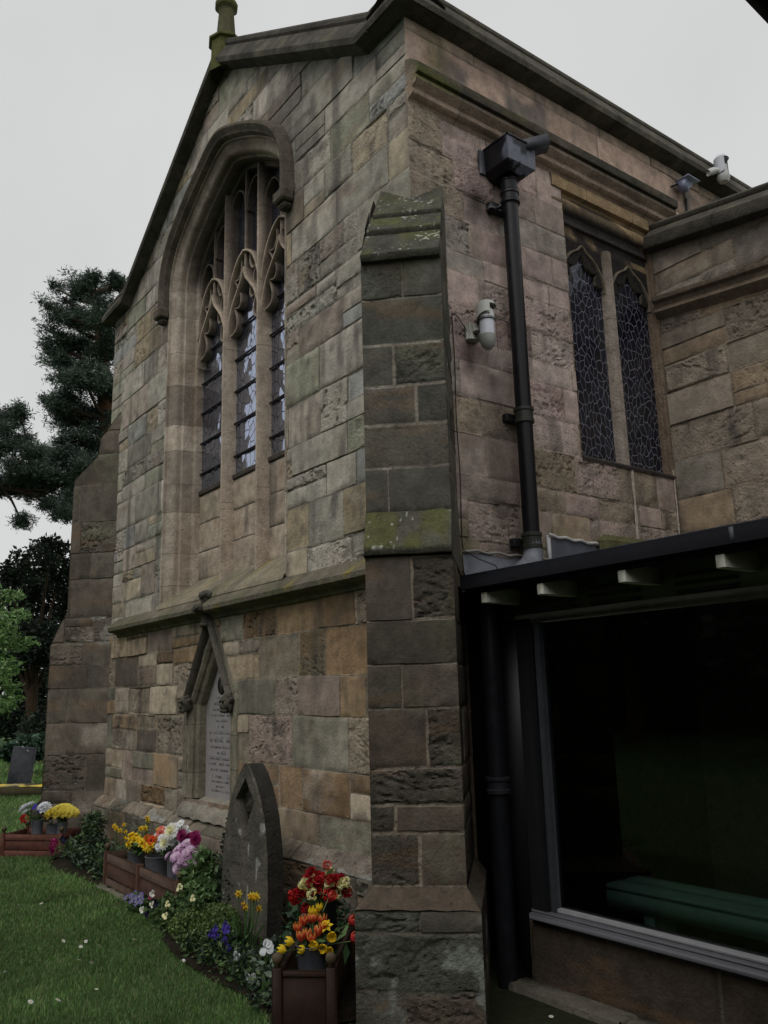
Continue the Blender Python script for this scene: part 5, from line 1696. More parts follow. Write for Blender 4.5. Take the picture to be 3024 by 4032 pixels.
def bunch(name, label, cat, base, spec, foot, spread_leaves=60, group=None, leafsize=.06, seed=0, stemcol=L(86, 112, 66), k=1.0, shift=(0, 0, 0)):
    """cut flowers in a vase: blooms, each on its stem, and a ruff of leaves.  spec: list of (mesh, local pos, facing)"""
    g = np.random.default_rng(seed)
    t = thing(name, label, cat, base, group)
    ctr = np.mean([s_[1] for s_ in spec], 0)
    spec = [(m_, ctr + (np.array(p_, float) - ctr) * k + np.array(shift), f_) for m_, p_, f_ in spec]
    mb = MB()
    for me, p, fdir in spec:
        p = np.array(p, float)
        s0 = np.array(foot) + g.normal(size=3) * [.015, .015, 0]
        mid = (s0 + p) / 2 + [0, 0, .02] + (p - s0) * [-.15, -.15, 0]
        mb.tube([s0, mid, p], .0028, 5, np.array(stemcol) * g.uniform(.8, 1.1), cap=False)
        add_bloom(t, me, p, fdir, g.uniform(0, 6.28), g.uniform(.85, 1.15))
    mb.build("stems", M_LEAF, (0, 0, 0), t)
    if spread_leaves:
        mb = MB()
        P = np.array([s[1] for s in spec])
        c = P.mean(0)
        idx = g.integers(len(P), size=spread_leaves)
        f = g.uniform(.25, .85, spread_leaves)[:, None]
        pts = np.array(foot) * (1 - f) + P[idx] * f + g.normal(size=(spread_leaves, 3)) * .012
        leaves(mb, pts, leafsize, .38, GRN, g, up=.35, droop=.15)
        mb.build("leaves", M_LEAF, (0, 0, 0), t)
    return t

def vase(name, label, loc, r0, r1, h, group="zinc flower vases in the planters", col=L(128, 132, 140)):
    mb = MB()
    mb.lathe((0, 0, 0), [(0, 0), (r0, 0), (r0 + (r1 - r0) * .5, h * .5), (r1, h - .006), (r1 + .004, h), (r1 - .003, h + .002), (r1 - .005, h - .01), (r0 - .004, .02), (0, .02)], 26, col)
    o = mb.build(name, M_ZINC, smooth=True, angle=45)
    o.location = loc
    return tag(o, label, "vase" if name == "vase" else "bucket", group)

# ------------------------------------------------------------------ planter boxes
WD, WD2 = L(66, 41, 29), L(76, 58, 47)
def planter(loc, rot, w, d, h, label, mids=0, c1=WD, c2=WD2, fr_=(.30, .72)):
    t = thing("planter_box", label, "planter", loc, "wooden planter boxes along the border")
    t.rotation_euler = (0, 0, rot)
    posts = [(0, 0), (w, 0), (0, d), (w, d)] + [(w * (k + 1) / (mids + 1), y) for k in range(mids) for y in (0, d)]
    for x, y in posts:
        mb = MB()
        mb.box((x - .024, y - .024, -.03), (x + .024, y + .024, h + .012), c1 * 1.05, bev=.005)
        p = mb.build("post", M_WOOD, (0, 0, 0), t)
        if (x in (0, w)):
            mb = MB()
            mb.lathe((x, y, 0), [(.0, h + .012), (.014, h + .014), (.012, h + .022), (.020, h + .03), (.027, h + .046), (.024, h + .064), (.012, h + .074), (0, h + .076)], 14, L(82, 70, 54))
            mb.build("ball_knob", M_WOOD, (0, 0, 0), p, smooth=True)
    def side(a, b, nrm_):
        a, b, nrm_ = np.array([*a, 0], float), np.array([*b, 0], float), np.array(nrm_, float)
        ax = nrm(b - a)
        n = np.linalg.norm(b - a)
        A = [ax, nrm_, np.array([0, 0, 1.])]
        for z0, z1, th_, cc, nm in ((.0, h * fr_[0], .012, c2, "rail"), (h * fr_[0], h * fr_[1], .004, c1, "panel"), (h * fr_[1], h, .012, c2, "rail")):
            mb = MB()
            mb.box((.024, -.012, z0 + .0015), (n - .024, th_, z1 - .0015), cc, axes=A, o=(*a[:2], 0), bev=.003)
            mb.build(nm, M_WOOD, (0, 0, 0), t)
    for k in range(mids + 1):
        side((w * k / (mids + 1), 0), (w * (k + 1) / (mids + 1), 0), (0, -1, 0))
        side((w * k / (mids + 1), d), (w * (k + 1) / (mids + 1), d), (0, 1, 0))
    side((0, 0), (0, d), (-1, 0, 0))
    side((w, 0), (w, d), (1, 0, 0))
    mb = MB()
    P = np.array([[(x, y, h * .45 + .012 * float(fbm(x * 20, y * 20, 0, 2, 7))) for y in np.linspace(.01, d - .01, 10)] for x in np.linspace(.01, w - .01, 14)])
    mb.grid(P, col=L(40, 34, 28))
    mb.build("soil", M_SOIL, (0, 0, 0), t, smooth=True)
    return t
e1 = nrm((.66, .75, 0)); e2 = nrm((-.74, .67, 0))
planter((.138, -1.10, 0), math.atan2(e1[1], e1[0]), 0.255, .72, .29, "narrow dark brown planter at the buttress foot holding striped tulips", c1=L(44, 28, 20), c2=L(48, 31, 23), fr_=(.07, .9))
planter((-3.69, -.625, 0), -.012, 1.60, .45, .28, "long red brown planter of two panels below the wall memorial", mids=1)
planter((-5.90, -.97, 0), math.atan2(.45, .48), .66, .42, .225, "short red brown planter by the far buttress with yellow chrysanthemums", c1=L(82, 45, 33), c2=L(92, 56, 43))
def P1(u, v, z):
    a = math.atan2(.45, .48)
    return np.array([-5.90 + math.cos(a) * u - math.sin(a) * v, -.97 + math.sin(a) * u + math.cos(a) * v, z])
def PN(u, v, z):
    return np.array([.126, -1.114, 0]) + e1 * u + e2 * v + np.array([0, 0, z])
toc = lambda p: nrm(CAM - p)
g = np.random.default_rng(404)

# near planter: bucket of tulips, dark vase of carnations behind
bl = PN(.15, .20, .13)
vase("bucket", "grey zinc bucket of flaming red and yellow tulips in the near planter", bl, .062, .082, .22, col=L(96, 100, 108))
tul = bloom_src('tulip', L(196, 52, 50), L(246, 196, 96), .036, 1)
tul2 = bloom_src('tulip', L(186, 44, 60), L(210, 110, 60), .042, 2)
yb = bloom_src('tulip', YEL, YEL * .9, .034, 3)
dfh = bloom_src('daff', YEL, L(236, 196, 30), .045, 4)
sp = []
for a, b, z in ((-.085, -.01, .275), (-.035, -.035, .245), (-.055, .02, .30), (-.02, .03, .31), (.03, -.03, .255), (.06, -.02, .28), (.0, -.05, .225), (-.065, -.05, .235), (.045, .03, .30), (.0, .0, .32)):
    sp.append((tul, np.array([0, 0, 0]) + cr0 * a - np.array([cf[0], cf[1], 0]) * -b + [0, 0, z], (g.normal() * .15, g.normal() * .15, 1)))
for a, b, z in ((-.01, .05, .34), (.03, .04, .37), (.0, .06, .33)):
    sp.append((yb, cr0 * a + np.array([cf[0], cf[1], 0]) * b + [0, 0, z], (.1, .1, 1)))
for a, b, z in ((.075, -.02, .31), (-.10, -.05, .235), (.07, -.06, .205), (.10, -.05, .19), (.11, -.02, .255), (-.145, -.04, .19), (.03, -.06, .22), (-.03, -.07, .20)):
    sp.append((dfh if z > .3 else yb, cr0 * a + np.array([cf[0], cf[1], 0]) * b + [0, 0, z], (a * 6, -.5, .1 if z < .3 else .8)))
for a, b, z in ((.21, .0, .22), (.20, .04, .30), (.075, .16, .41)):
    sp.append((tul2, cr0 * a + np.array([cf[0], cf[1], 0]) * b + [0, 0, z], (.7, .4, .6)))
bunch("tulip_bunch", "bunch of flaming red and yellow tulips with drooping daffodils in the near bucket", "flowers", tuple(bl), sp, (0, 0, .16), 26, leafsize=.10, seed=3, k=.88)
bv = PN(.17, .52, .13)
vase("vase", "dark tall vase of red carnations at the back of the near planter", bv, .045, .055, .34, col=L(36, 38, 40))
car, carc, carp = bloom_src('carn', DRED, RED, .036, 1), bloom_src('carn', CRM, YEL2, .032, 2), bloom_src('carn', L(206, 90, 84), L(220, 140, 120), .028, 3)
sp = []
for k in range(42):
    a, z = g.uniform(-.16, .17), g.uniform(.35, .50)
    b = g.uniform(-.08, .08)
    if abs(a) > .11 and z > .46: z -= .05
    me = car if g.random() < .58 else (carc if g.random() < .8 else carp)
    sp.append((me, cr0 * a + np.array([cf[0], cf[1], 0]) * b + [0, 0, z], (a * 3 + g.normal() * .2, -.6 + g.normal() * .2, .6)))
for a, z, me in ((-.22, .31, car), (-.20, .33, car), (-.23, .34, car), (-.19, .36, car), (-.115, .37, tul), (.02, .555, carp), (-.16, .42, carc), (.14, .37, carc), (-.14, .25, car)):
    sp.append((me, cr0 * a + [0, 0, z], (a * 2, -.4, .6)))
bunch("carnation_bunch", "loose bunch of crimson and cream carnations behind the striped tulips", "flowers", tuple(bv), sp, (0, 0, .28), 40, leafsize=.06, seed=4, k=.70)

# long planter
zb_ = .12
V2 = {}
for nm, x, r_, h, lab in (("bucket", -3.33, .075, .20, "small zinc bucket of yellow daffodils at the left of the long planter"),
                          ("bucket", -2.86, .10, .22, "wide zinc bucket near the middle of the long planter"),
                          ("vase", -2.55, .05, .30, "zinc vase of white freesias beside the wide bucket"),
                          ("vase", -2.38, .05, .28, "middle zinc vase under the cream chrysanthemum in the long planter"),
                          ("vase", -2.22, .05, .27, "zinc vase of lilac chrysanthemums at the right end of the long planter")):
    V2[x] = vase(nm, lab, (x, -.50, zb_), r_ * .85, r_, h)
ch_l, ch_m, ch_w, ch_c = bloom_src('chrys', L(246, 232, 244), L(206, 150, 200), .042, 1), bloom_src('chrys', MAG, MAG * 1.2, .042, 2), bloom_src('daisy', WHI, L(220, 220, 200), .036, 3), bloom_src('chrys', CRM, WHI, .07, 4)
ger, gerp = bloom_src('daisy', L(226, 70, 36), L(120, 30, 24), .055, 5), bloom_src('daisy', L(226, 120, 96), L(190, 80, 70), .055, 6)
orc = bloom_src('carn', ORG, L(230, 150, 60), .034, 5)
def clump(me, n, cx, cz, rx, rz, seed, cyo=-.06, ry=.08, tilt=.6):
    q = np.random.default_rng(seed)
    o = []
    while len(o) < n:
        a, b, c = q.uniform(-1, 1, 3)
        if a * a + b * b + c * c > 1.05: continue
        p = np.array([cx + a * rx, cyo + b * ry, cz + c * rz])
        o.append((me, p, (a * .7 + .35 + q.normal() * .15, -.6 + b * .3 + q.normal() * .15, tilt + c * .6)))
    return o
sp = clump(dfh, 12, .0, .33, .13, .05, 51) + clump(dfh, 9, .34, .33, .16, .05, 56, ry=.05)
bunch("daffodil_bunch", "bunch of yellow daffodils at the left of the long planter", "flowers", (-3.33, -.50, zb_), sp, (.0, 0, .16), 40, leafsize=.08, seed=6, k=.8, shift=(.06, 0, -.03))
sp = clump(orc, 12, -.06, .36, .17, .04, 52) + clump(dfh, 6, .10, .44, .10, .04, 57)
bunch("ranunculus_bunch", "bunch of orange ranunculus among the yellow daffodils in the long planter", "flowers", (-2.86, -.44, zb_), sp, (0, 0, .16), 26, seed=7, k=.85, shift=(0, 0, -.04))
sp = clump(ch_w, 26, .0, .42, .12, .13, 53) + [(ger, np.array([-.12, -.14, .40]), (.3, -1, .4)), (gerp, np.array([.0, -.1, .48]), (.5, -1, .5))]
bunch("freesia_bunch", "bunch of white freesias with two orange gerberas in the long planter", "flowers", (-2.55, -.50, zb_), sp, (0, 0, .24), 46, seed=8, k=.85, shift=(-.03, 0, -.03))
sp = clump(ch_w, 34, .03, .48, .20, .11, 54) + [(ch_c, np.array([.06, -.12, .50]), (.4, -1, .5)), (ch_c, np.array([-.02, -.14, .40]), (.3, -1, .3))] + clump(ch_m, 12, .26, .47, .14, .04, 58)
bunch("chrysanthemum_bunch", "white and deep magenta chrysanthemums in the middle of the long planter", "flowers", (-2.38, -.48, zb_), sp, (0, 0, .24), 40, seed=9, k=.85, shift=(-.06, 0, -.03))
sp = clump(ch_l, 46, .10, .34, .22, .12, 55, ry=.12)
bunch("chrysanthemum_bunch", "round bunch of lilac chrysanthemums at the right end of the long planter", "flowers", (-2.22, -.50, zb_), sp, (0, 0, .22), 60, seed=10, k=.82, shift=(-.08, 0, -.04))

# far planter
q1, q2, q3 = P1(.28, .16, .10), P1(.46, .2, .10), P1(.58, .14, .10)
vase("vase", "zinc vase of white and violet flowers at the left of the short planter", tuple(q1), .052, .058, .24)
vase("bucket", "empty low grey bucket between the two flower vases of the short planter", tuple(q2), .075, .088, .19)
vase("vase", "zinc vase of yellow chrysanthemums at the right of the short planter", tuple(q3), .048, .052, .23)
wh_b, vi_b, re_b = bloom_src('chrys', WHI, WHI * .95, .075, 7), bloom_src('daisy', VIO, VIO, .05, 8), bloom_src('carn', RED, L(210, 60, 40), .058, 9)
def loc_(a, b, z): return cr0 * a + np.array([cf[0], cf[1], 0]) * b + [0, 0, z]
sp = [(wh_b, loc_(a, b, z), (a * 2, -.4, .8)) for a, b, z in ((-.17, 0, .39), (-.12, .03, .42), (.08, 0, .41), (.12, -.03, .38), (.05, .03, .40), (-.14, -.03, .34))] + [(vi_b, loc_(a, -.04, z), (.3, -.8, .5)) for a, z in ((-.03, .42), (.04, .38), (.08, .37))] + [(re_b, loc_(-.11, -.10, .27), (.2, -.9, .4)), (re_b, loc_(.18, -.02, .29), (.5, -.8, .4))]
bunch("flower_bunch", "mixed bunch of white, violet and red flowers in the short planter", "flowers", tuple(q1), sp, (0, 0, .2), 60, seed=11, k=.78, shift=(0, 0, -.03))
yc = bloom_src('chrys', YEL2, L(228, 210, 80), .055, 10)
q = np.random.default_rng(61)
sp = []
for k in range(44):
    a = k * 2.39996
    f = ((k + .5) / 44) ** .5
    sp.append((yc, loc_(.04 + .22 * f * math.cos(a), .16 * f * math.sin(a), .40 - .10 * f * f), (f * math.cos(a) + .4, f * math.sin(a) * .7 - .6, .9)))
bunch("chrysanthemum_bunch", "domed bunch of pale yellow chrysanthemums beside the far buttress", "flowers", tuple(q3), sp, (0, 0, .2), 70, seed=12, k=.66, shift=(-.06, -.04, -.02))

# ------------------------------------------------------------------ border plants
def plant(name, label, cat, loc, group=None):
    return thing(name, label, cat, loc, group)

def daffodils(loc, label, n, h, seed, spread=.09, heads=None):
    t = plant("daffodil_clump", label, "daffodils", loc, "daffodils growing in the border")
    q = np.random.default_rng(seed)
    mb = MB()
    for k in range(n * 4):
        a = q.uniform(0, 6.28)
        r_ = spread * q.random() ** .5
        b = np.array([r_ * math.cos(a), r_ * math.sin(a), 0])
        strap(mb, b, b * 1.9 + [0, 0, h * q.uniform(.6, 1.0)], .0065, L(70, 104, 56) * q.uniform(.7, 1.15), bend=.05, seed=k)
    mb.build("foliage", M_LEAF, (0, 0, 0), t)
    me = bloom_src('daff', L(226, 200, 60), L(226, 172, 36), .036, 21)
    mb = MB()
    for k in range(n):
        a = q.uniform(0, 6.28)
        r_ = spread * .7 * q.random()
        b = np.array([r_ * math.cos(a), r_ * math.sin(a), 0])
        tip = b * 1.6 + [q.normal() * .03, q.normal() * .02, h * q.uniform(.75, 1.15)]
        mb.tube([b, (b + tip) / 2 + [0, 0, .02], tip], .003, 5, L(84, 116, 62), cap=False)
        add_bloom(t, me, tip, (q.normal() * .6 + .3, -1 + q.normal() * .3, .1), q.uniform(0, 6), q.uniform(.8, 1.1))
    mb.build("stems", M_LEAF, (0, 0, 0), t)
    return t
daffodils((-1.07, -.66, .03), "yellow daffodils in front of the dark pointed headstone", 9, .30, 71, .07)
daffodils((-4.15, -.36, .03), "sparse yellow daffodils with many stems between the short and long planters", 6, .40, 72, .16)
daffodils((-3.75, -.30, .03), "thin tall daffodils behind the left end of the long planter", 5, .48, 73, .12)

def shrub(name, label, cat, loc, pads, n, size, asp, pal, seed, up=.25, droop=.1, stems=True, mat=None, group=None, blooms=None, stemcol=L(70, 62, 46), shell=.35):
    t = plant(name, label, cat, loc, group)
    q = np.random.default_rng(seed)
    mb = MB()
    for c, r_ in pads:
        m = int(n * np.prod(r_) ** (1 / 3) / sum(np.prod(x[1]) ** (1 / 3) for x in pads))
        p = ball_pts(q, m, c, r_, shell)
        p = p[p[:, 2] > .0]
        k = 1 + .35 * fbm(p[:, 0] * 6, p[:, 1] * 6, p[:, 2] * 6, 2, seed)
        leaves(mb, p, size, asp, pal, q, up, droop, shade=k)
    mb.build("foliage", mat or M_LEAF, (0, 0, 0), t)
    if stems:
        mb = MB()
        for c, r_ in pads:
            for k in range(7):
                a = np.array([c[0] * .25 + q.normal() * .02, c[1] * .25 + q.normal() * .02, -.03])
                b = np.array(c) + q.normal(size=3) * np.array(r_) * .5
                mb.tube([a, (a + b) / 2 + q.normal(size=3) * .01, b], [.006, .004, .002], 5, stemcol, cap=False)
        mb.build("stems", M_BARK, (0, 0, 0), t)
    for me, p, f in (blooms or []):
        add_bloom(t, me, p, f, q.uniform(0, 6), q.uniform(.85, 1.15))
    return t
PG = [L(78, 104, 60), L(66, 92, 52), L(92, 116, 68)]
DG = [L(34, 52, 36), L(28, 44, 32), L(42, 60, 40)]
GG = [L(98, 112, 96), L(84, 100, 84), L(112, 124, 108)]
shrub("mound_plant", "low mound of tiny pale green leaves spilling onto the lawn before the headstone", "plant", (-1.50, -.74, .02), [((-.08, .02, .05), (.30, .17, .12)), ((.17, .0, .05), (.22, .15, .11)), ((-.02, .14, .07), (.22, .12, .13))], 5200, .022, .75, [L(92, 112, 62), L(80, 102, 54), L(106, 124, 72)], 81, up=.6, stems=False, shell=.75)
pan_w, pan_c, pan_k = bloom_src('pansy', WHI * .9, CRM, .028, 31), bloom_src('pansy', CRM * .95, CRM, .027, 32), bloom_src('pansy', L(36, 34, 58), L(20, 18, 36), .03, 33)
pan_v, pan_m = bloom_src('pansy', L(88, 78, 158), L(180, 180, 150), .026, 34), bloom_src('pansy', L(140, 64, 96), L(110, 44, 70), .028, 35)
shrub("pansy_patch", "patch of white, cream and near black pansies at the lawn edge", "pansies", (-1.98, -.72, .02), [((0, 0, .07), (.26, .14, .13)), ((.2, .04, .08), (.18, .12, .13))], 1500, .045, .5, PG, 82, up=.3,
      blooms=[(pan_w, (-.17, -.10, .20), (.6, -1, .2)), (pan_w, (-.20, -.16, .10), (.4, -1, .3)), (pan_w, (-.12, -.12, .14), (.5, -1, .3)), (pan_k, (.0, -.14, .17), (.5, -1, .2)), (pan_k, (-.10, -.16, .09), (.5, -1, .2)), (pan_c, (.16, -.12, .19), (.6, -1, .3)), (pan_c, (.19, -.15, .13), (.5, -1, .3)), (pan_c, (.34, -.02, .24), (.5, -1, .3)), (pan_c, (.02, .02, .25), (.4, -1, .4))])
shrub("primrose", "blue violet primroses at the foot of the long planter", "primrose", (-2.66, -.73, .02), [((.03, 0, .03), (.13, .08, .06))], 160, .06, .45, PG, 83, up=.4, stems=False,
      blooms=[(pan_v, (-.08 + .035 * k + .01 * (k % 2), -.06 + .02 * (k % 3), .07 + .02 * (k % 3)), (.4 + .1 * (k % 3), -.8, .6)) for k in range(8)] + [(pan_m, (.30, -.02, .14), (.5, -1, .4))])
vio = bloom_src('pansy', L(70, 56, 150), L(84, 64, 160), .024, 36)
shrub("iris_clump", "deep violet flowers at the lawn edge in front of the daffodils", "flowers", (-.98, -.80, .02), [((0, 0, .06), (.16, .09, .10))], 500, .05, .3, DG + PG[:1], 84, up=.5,
      blooms=[(vio, (-.14, -.05, .14), (.5, -1, .2)), (vio, (-.06, -.06, .19), (.5, -1, .3)), (vio, (-.05, -.06, .15), (.7, -.8, .1)), (vio, (.02, -.04, .19), (.3, -1, .3)), (vio, (.05, -.05, .23), (.6, -1, .2)), (vio, (.08, -.05, .21), (.4, -.9, .4)), (vio, (.06, -.06, .15), (.5, -1, .1)), (vio, (.09, -.05, .11), (.5, -1, .1))])
shrub("pansy_patch", "grey leaved pansies with a single white flower left of the near planter", "pansies", (-.52, -.80, .02), [((.0, 0, .07), (.28, .13, .13)), ((.28, -.12, .06), (.22, .12, .13)), ((.12, .1, .1), (.2, .12, .14))], 1500, .045, .5, GG + PG[:2] + DG, 85, up=.35,
      blooms=[(bloom_src('pansy', WHI * .9, WHI, .042, 37), (.18, -.10, .23), (.7, -1, .3)), (bloom_src('pansy', WHI * .6, WHI * .5, .03, 38), (-.13, -.12, .13), (.5, -1, .4)), (bloom_src('pansy', WHI * .55, GG[0], .035, 39), (.12, -.16, .08), (.5, -1, .5))])
shrub("leafy_plant", "bright green ferny plant at the right end of the long planter", "plant", (-2.02, -.52, .02), [((-.02, 0, .24), (.17, .13, .17)), ((.08, -.05, .15), (.16, .11, .13)), ((.0, .02, .38), (.09, .07, .09))], 1500, .05, .5, [L(104, 134, 84), L(90, 120, 72), L(120, 146, 98)], 86, up=.35, droop=.2)
shrub("dark_bush", "dark evergreen bush pressed between the long planter and the headstone", "bush", (-1.72, -.34, .02), [((.0, 0, .28), (.24, .16, .28)), ((-.06, .03, .50), (.20, .14, .22)), ((.0, -.02, .12), (.26, .16, .16))], 4200, .040, .45, DG, 87, up=.2)
shrub("leafy_plant", "dark ferny foliage between the headstone and the near planter", "plant", (-.62, -.40, .02), [((.0, 0, .20), (.26, .18, .22)), ((.2, .0, .1), (.2, .18, .14))], 1300, .055, .5, [L(46, 72, 46), L(38, 60, 40), L(56, 84, 54)], 88, up=.3, droop=.2)
shrub("leafy_plant", "grey green foliage with wispy stems beside the short planter", "plant", (-4.72, -.44, .02), [((.0, 0, .15), (.26, .15, .20)), ((.35, -.02, .1), (.25, .14, .15)), ((.05, .0, .35), (.14, .1, .14))], 1900, .05, .4, GG[:2] + PG + DG, 89, up=.4)
shrub("leafy_plant", "low dark leafy growth along the lawn edge under the violet flowers", "plant", (-1.15, -.88, .02), [((-.15, .02, .04), (.2, .10, .08)), ((.2, .02, .05), (.25, .12, .10)), ((.55, .0, .05), (.2, .12, .09))], 1500, .035, .5, DG + PG, 93, up=.4, stems=False)
shrub("leafy_plant", "mixed low leaves at the wall foot behind the long planter", "plant", (-3.0, -.19, .02), [((-.9, 0, .14), (.4, .06, .18)), ((-.2, 0, .12), (.4, .06, .16)), ((.6, .0, .16), (.4, .06, .20))], 1700, .05, .45, GG + PG + DG, 94, up=.4)
shrub("leafy_plant", "dark leaves filling the bed between the short and long planters", "plant", (-4.25, -.52, .02), [((-.2, .0, .08), (.35, .16, .12)), ((.3, .02, .07), (.25, .16, .12))], 1700, .045, .45, DG + PG[:2] + GG[:1], 95, up=.4)
hy = thing("hyacinth", "pink hyacinth spike fallen at the corner of the short planter", "hyacinth", (-5.18, -.66, .02))
mb = MB()
q = np.random.default_rng(90)
p = ball_pts(q, 160, (0, 0, .13), (.035, .03, .075), .8)
leaves(mb, p, .028, .6, [L(170, 44, 110), L(150, 34, 96), L(190, 70, 130)], q, .1)
mb.build("flower_spike", M_PETAL, (0, 0, 0), hy)
mb = MB()
for k in range(6):
    strap(mb, (0, 0, 0), (.11 * math.cos(k), .09 * math.sin(k), .2 + .02 * k), .012, L(74, 106, 62), .04, seed=k)
strap(mb, (0, 0, 0), (-.2, -.03, .05), .012, L(84, 112, 66), .02, seed=3)
mb.build("foliage", M_LEAF, (0, 0, 0), hy)
vp = thing("pansy_patch", "dark blue pansies behind the pink hyacinth", "pansies", (-5.02, -.55, .02))
mb = MB()
leaves(mb, ball_pts(q, 260, (0, 0, .10), (.13, .09, .12), .4), .045, .45, PG + GG, q, .3)
mb.build("foliage", M_LEAF, (0, 0, 0), vp)
for k in range(4):
    add_bloom(vp, pan_k, (-.05 + .04 * k, -.07, .20 + .02 * (k % 2)), (.6, -1, .2), k)

# daisies in the lawn
dsy = head_mesh('daisy', WHI, YEL, 41, .014)
mb = MB()
mb.tube([(0, 0, -.03), (0, 0, .0)], .0015, 4, L(80, 110, 60), cap=False)
dm = dsy.build("daisy", M_PETAL)
q = np.random.default_rng(17)
DPX = [(74, 3565), (163, 3558), (452, 3575), (250, 3705), (338, 3707), (392, 3725), (318, 3728), (312, 3780), (360, 3790), (530, 3700), (20, 3826), (120, 3945), (228, 3938), (380, 3895), (723, 3782), (27, 3208), (62, 3210), (1613, 4010), (1870, 4002), (2170, 4003)]
for k, (a, b) in enumerate(DPX):
    ray_ = cf + cr * (a - 1512) / FPX - cu * (b - 2016) / FPX
    p = CAM + ray_ * ((.045 - CAM[2]) / ray_[2])
    o = dm if k == 0 else dup(dm)
    o.location = p
    o.rotation_euler = (q.normal() * .3 + .35, q.normal() * .3 + .15, q.uniform(0, 6))
    o.scale = (q.uniform(.8, 1.3),) * 3
    tag(o, "tiny white daisy flowering in the mown lawn", "daisy", "daisies scattered over the lawn")

# ------------------------------------------------------------------ headstones and graves
hs = thing("headstone", "tall dark pointed headstone spotted with pale lichen beside the buttress", "headstone", (-1.46, -.40, 0))
mb = MB()
HP = [(-.33, -.1), (-.33, .36), (-.315, .56), (-.297, .64), (-.285, .70), (-.257, .79), (-.215, .88), (-.163, .965), (-.10, 1.04), (-.04, 1.095), (-.012, 1.11)]
HP = HP + [(-a, b) for a, b in HP[::-1]]
HT = .125
ox, oy = -1.46, -.48
# front face as a fine grid with a sunk lozenge panel
nx, nz = 90, 150
zz = np.linspace(-.1, 1.11, nz)
hpw = np.array(HP[:11])
W_ = np.interp(zz, hpw[:, 1], -hpw[:, 0])
U = np.linspace(-1, 1, nx)
PX = U[:, None] * W_[None, :]
PZ = np.tile(zz, (nx, 1))
loz = np.minimum(1, np.maximum(0, 1 - np.abs(PX) / .135 - np.where(PZ > .87, (PZ - .87) / .15, (.87 - PZ) / .24)))
rec = sstep(loz, .02, .10) * .055
flor = (.035 * np.exp(-((PX) ** 2 + (PZ - .83) ** 2) / .0012) + .02 * np.clip(fbm(PX * 30, PZ * 30, 0, 2, 401), 0, 1)) * sstep(loz, .12, .3)
PYs = oy + rec - flor + .003 * fbm(PX * 9, PZ * 9, 0, 3, 402)
edge = sstep(np.abs(U)[:, None] * np.ones(nz), .93, 1.0) * .012
PYs += edge
col = np.tile(L(92, 88, 80), (nx, nz, 1)) * (1 + .35 * fbm(PX * 5, PZ * 3, 1, 4, 403))[..., None]
li = sstep(vn(PX * 26, PZ * 12, 4.2, 404) + .45 * fbm(PX * 3, PZ * 2, 2, 2, 405) - .3 * (PZ > .75), .52, .66)
col = blend(col, .85 * li, L(158, 158, 152))
col = blend(col, .5 * sstep(PZ, .98, 1.1), L(60, 60, 56))
col = blend(col, .75 * sstep(loz, .03, .12), L(40, 40, 38))
mb.grid(np.stack([ox + PX + .05 * np.clip(PZ, 0, 2) / 1.1, PYs, PZ], -1), col=col)
sidec = L(58, 56, 52)
SH = lambda z: .05 * np.clip(z, 0, 2) / 1.1
back = [(ox + a + SH(b), oy + HT, b) for a, b in HP]
mb.add(back, ngons=[list(range(len(HP)))], col=sidec)
rim_f = [(ox - w + SH(z), oy + .012, z) for w, z in zip(W_, zz)] + [(ox + w + SH(z), oy + .012, z) for w, z in zip(W_[::-1], zz[::-1])]
rim_b = [(x, oy + HT, z) for x, y, z in rim_f]
mb.grid(np.array([rim_f, rim_b]), col=np.tile(sidec, (2, len(rim_f), 1)))
mb.build("slab", M_STONE, (-1.46, -.40, 0), hs, smooth=True, angle=40)
mb = MB()
rg = np.random.default_rng(14)
for z, w in ((.62, .26), (.565, .30), (.51, .34), (.455, .28)):       # almost worn away inscription
    x = ox - w / 2
    while x < ox + w / 2:
        k = rg.uniform(.012, .022)
        if rg.random() > .3:
            mb.box((x, oy - .0015, z), (x + .004, oy + .004, z + .022), L(70, 67, 61))
            if rg.random() > .4: mb.box((x, oy - .0015, z + .018), (x + k * .7, oy + .004, z + .022), L(70, 67, 61))
        x += k + .006
mb.build("inscription", M_BRASS, (-1.46, -.40, 0), hs)

h2 = thing("headstone", "leaning slate headstone far off on the lawn at the left edge", "headstone", (-13.4, .95, 0))
h2.rotation_euler = (rad(-4), rad(5), rad(38))
mb = MB()
mb.box((-.24, -.05, -.1), (.24, .05, .76), L(66, 68, 72), bev=.015)
mb.build("slab", M_STONE, (0, 0, 0), h2)
mb = MB()
for x in (-.19, -.02, .12):
    mb.box((x, -.056, .76), (x + .06, -.049, .775), L(170, 170, 168), axes=[nrm((1, 0, -.5)), (0, 1, 0), nrm((.5, 0, 1))], o=(-.36, 0, .07))
mb.build("bird_droppings", M_TRIM, (0, 0, 0), h2)
lg = thing("ledger_stone", "low grave slab covered in yellow lichen on the far lawn", "grave slab", (-11.9, .75, 0))
lg.rotation_euler = (0, 0, rad(50))
mb = MB()
us, vs = np.linspace(-1.6, .9, 60), np.linspace(0, .55, 16)
P = np.array([[(u, v, .15 + .012 * float(fbm(u * 8, v * 8, 0, 2, 411))) for v in vs] for u in us])
C = blend(np.tile(L(120, 116, 96), (60, 16, 1)), .55 + .8 * fbm(P[..., 0] * 6, P[..., 1] * 6, 0, 3, 412), L(226, 196, 60))
mb.grid(P, col=C)
mb.build("slab_top", M_STONE, (0, 0, 0), lg, smooth=True)
mb = MB()
mb.box((-1.6, .0, -.05), (.9, .55, .147), L(70, 66, 48))
mb.build("slab_side", M_STONE, (0, 0, 0), lg)
ct = thing("chest_tomb", "small mossy chest tomb half hidden behind the far buttress", "tomb", (-14.2, 2.4, 0))
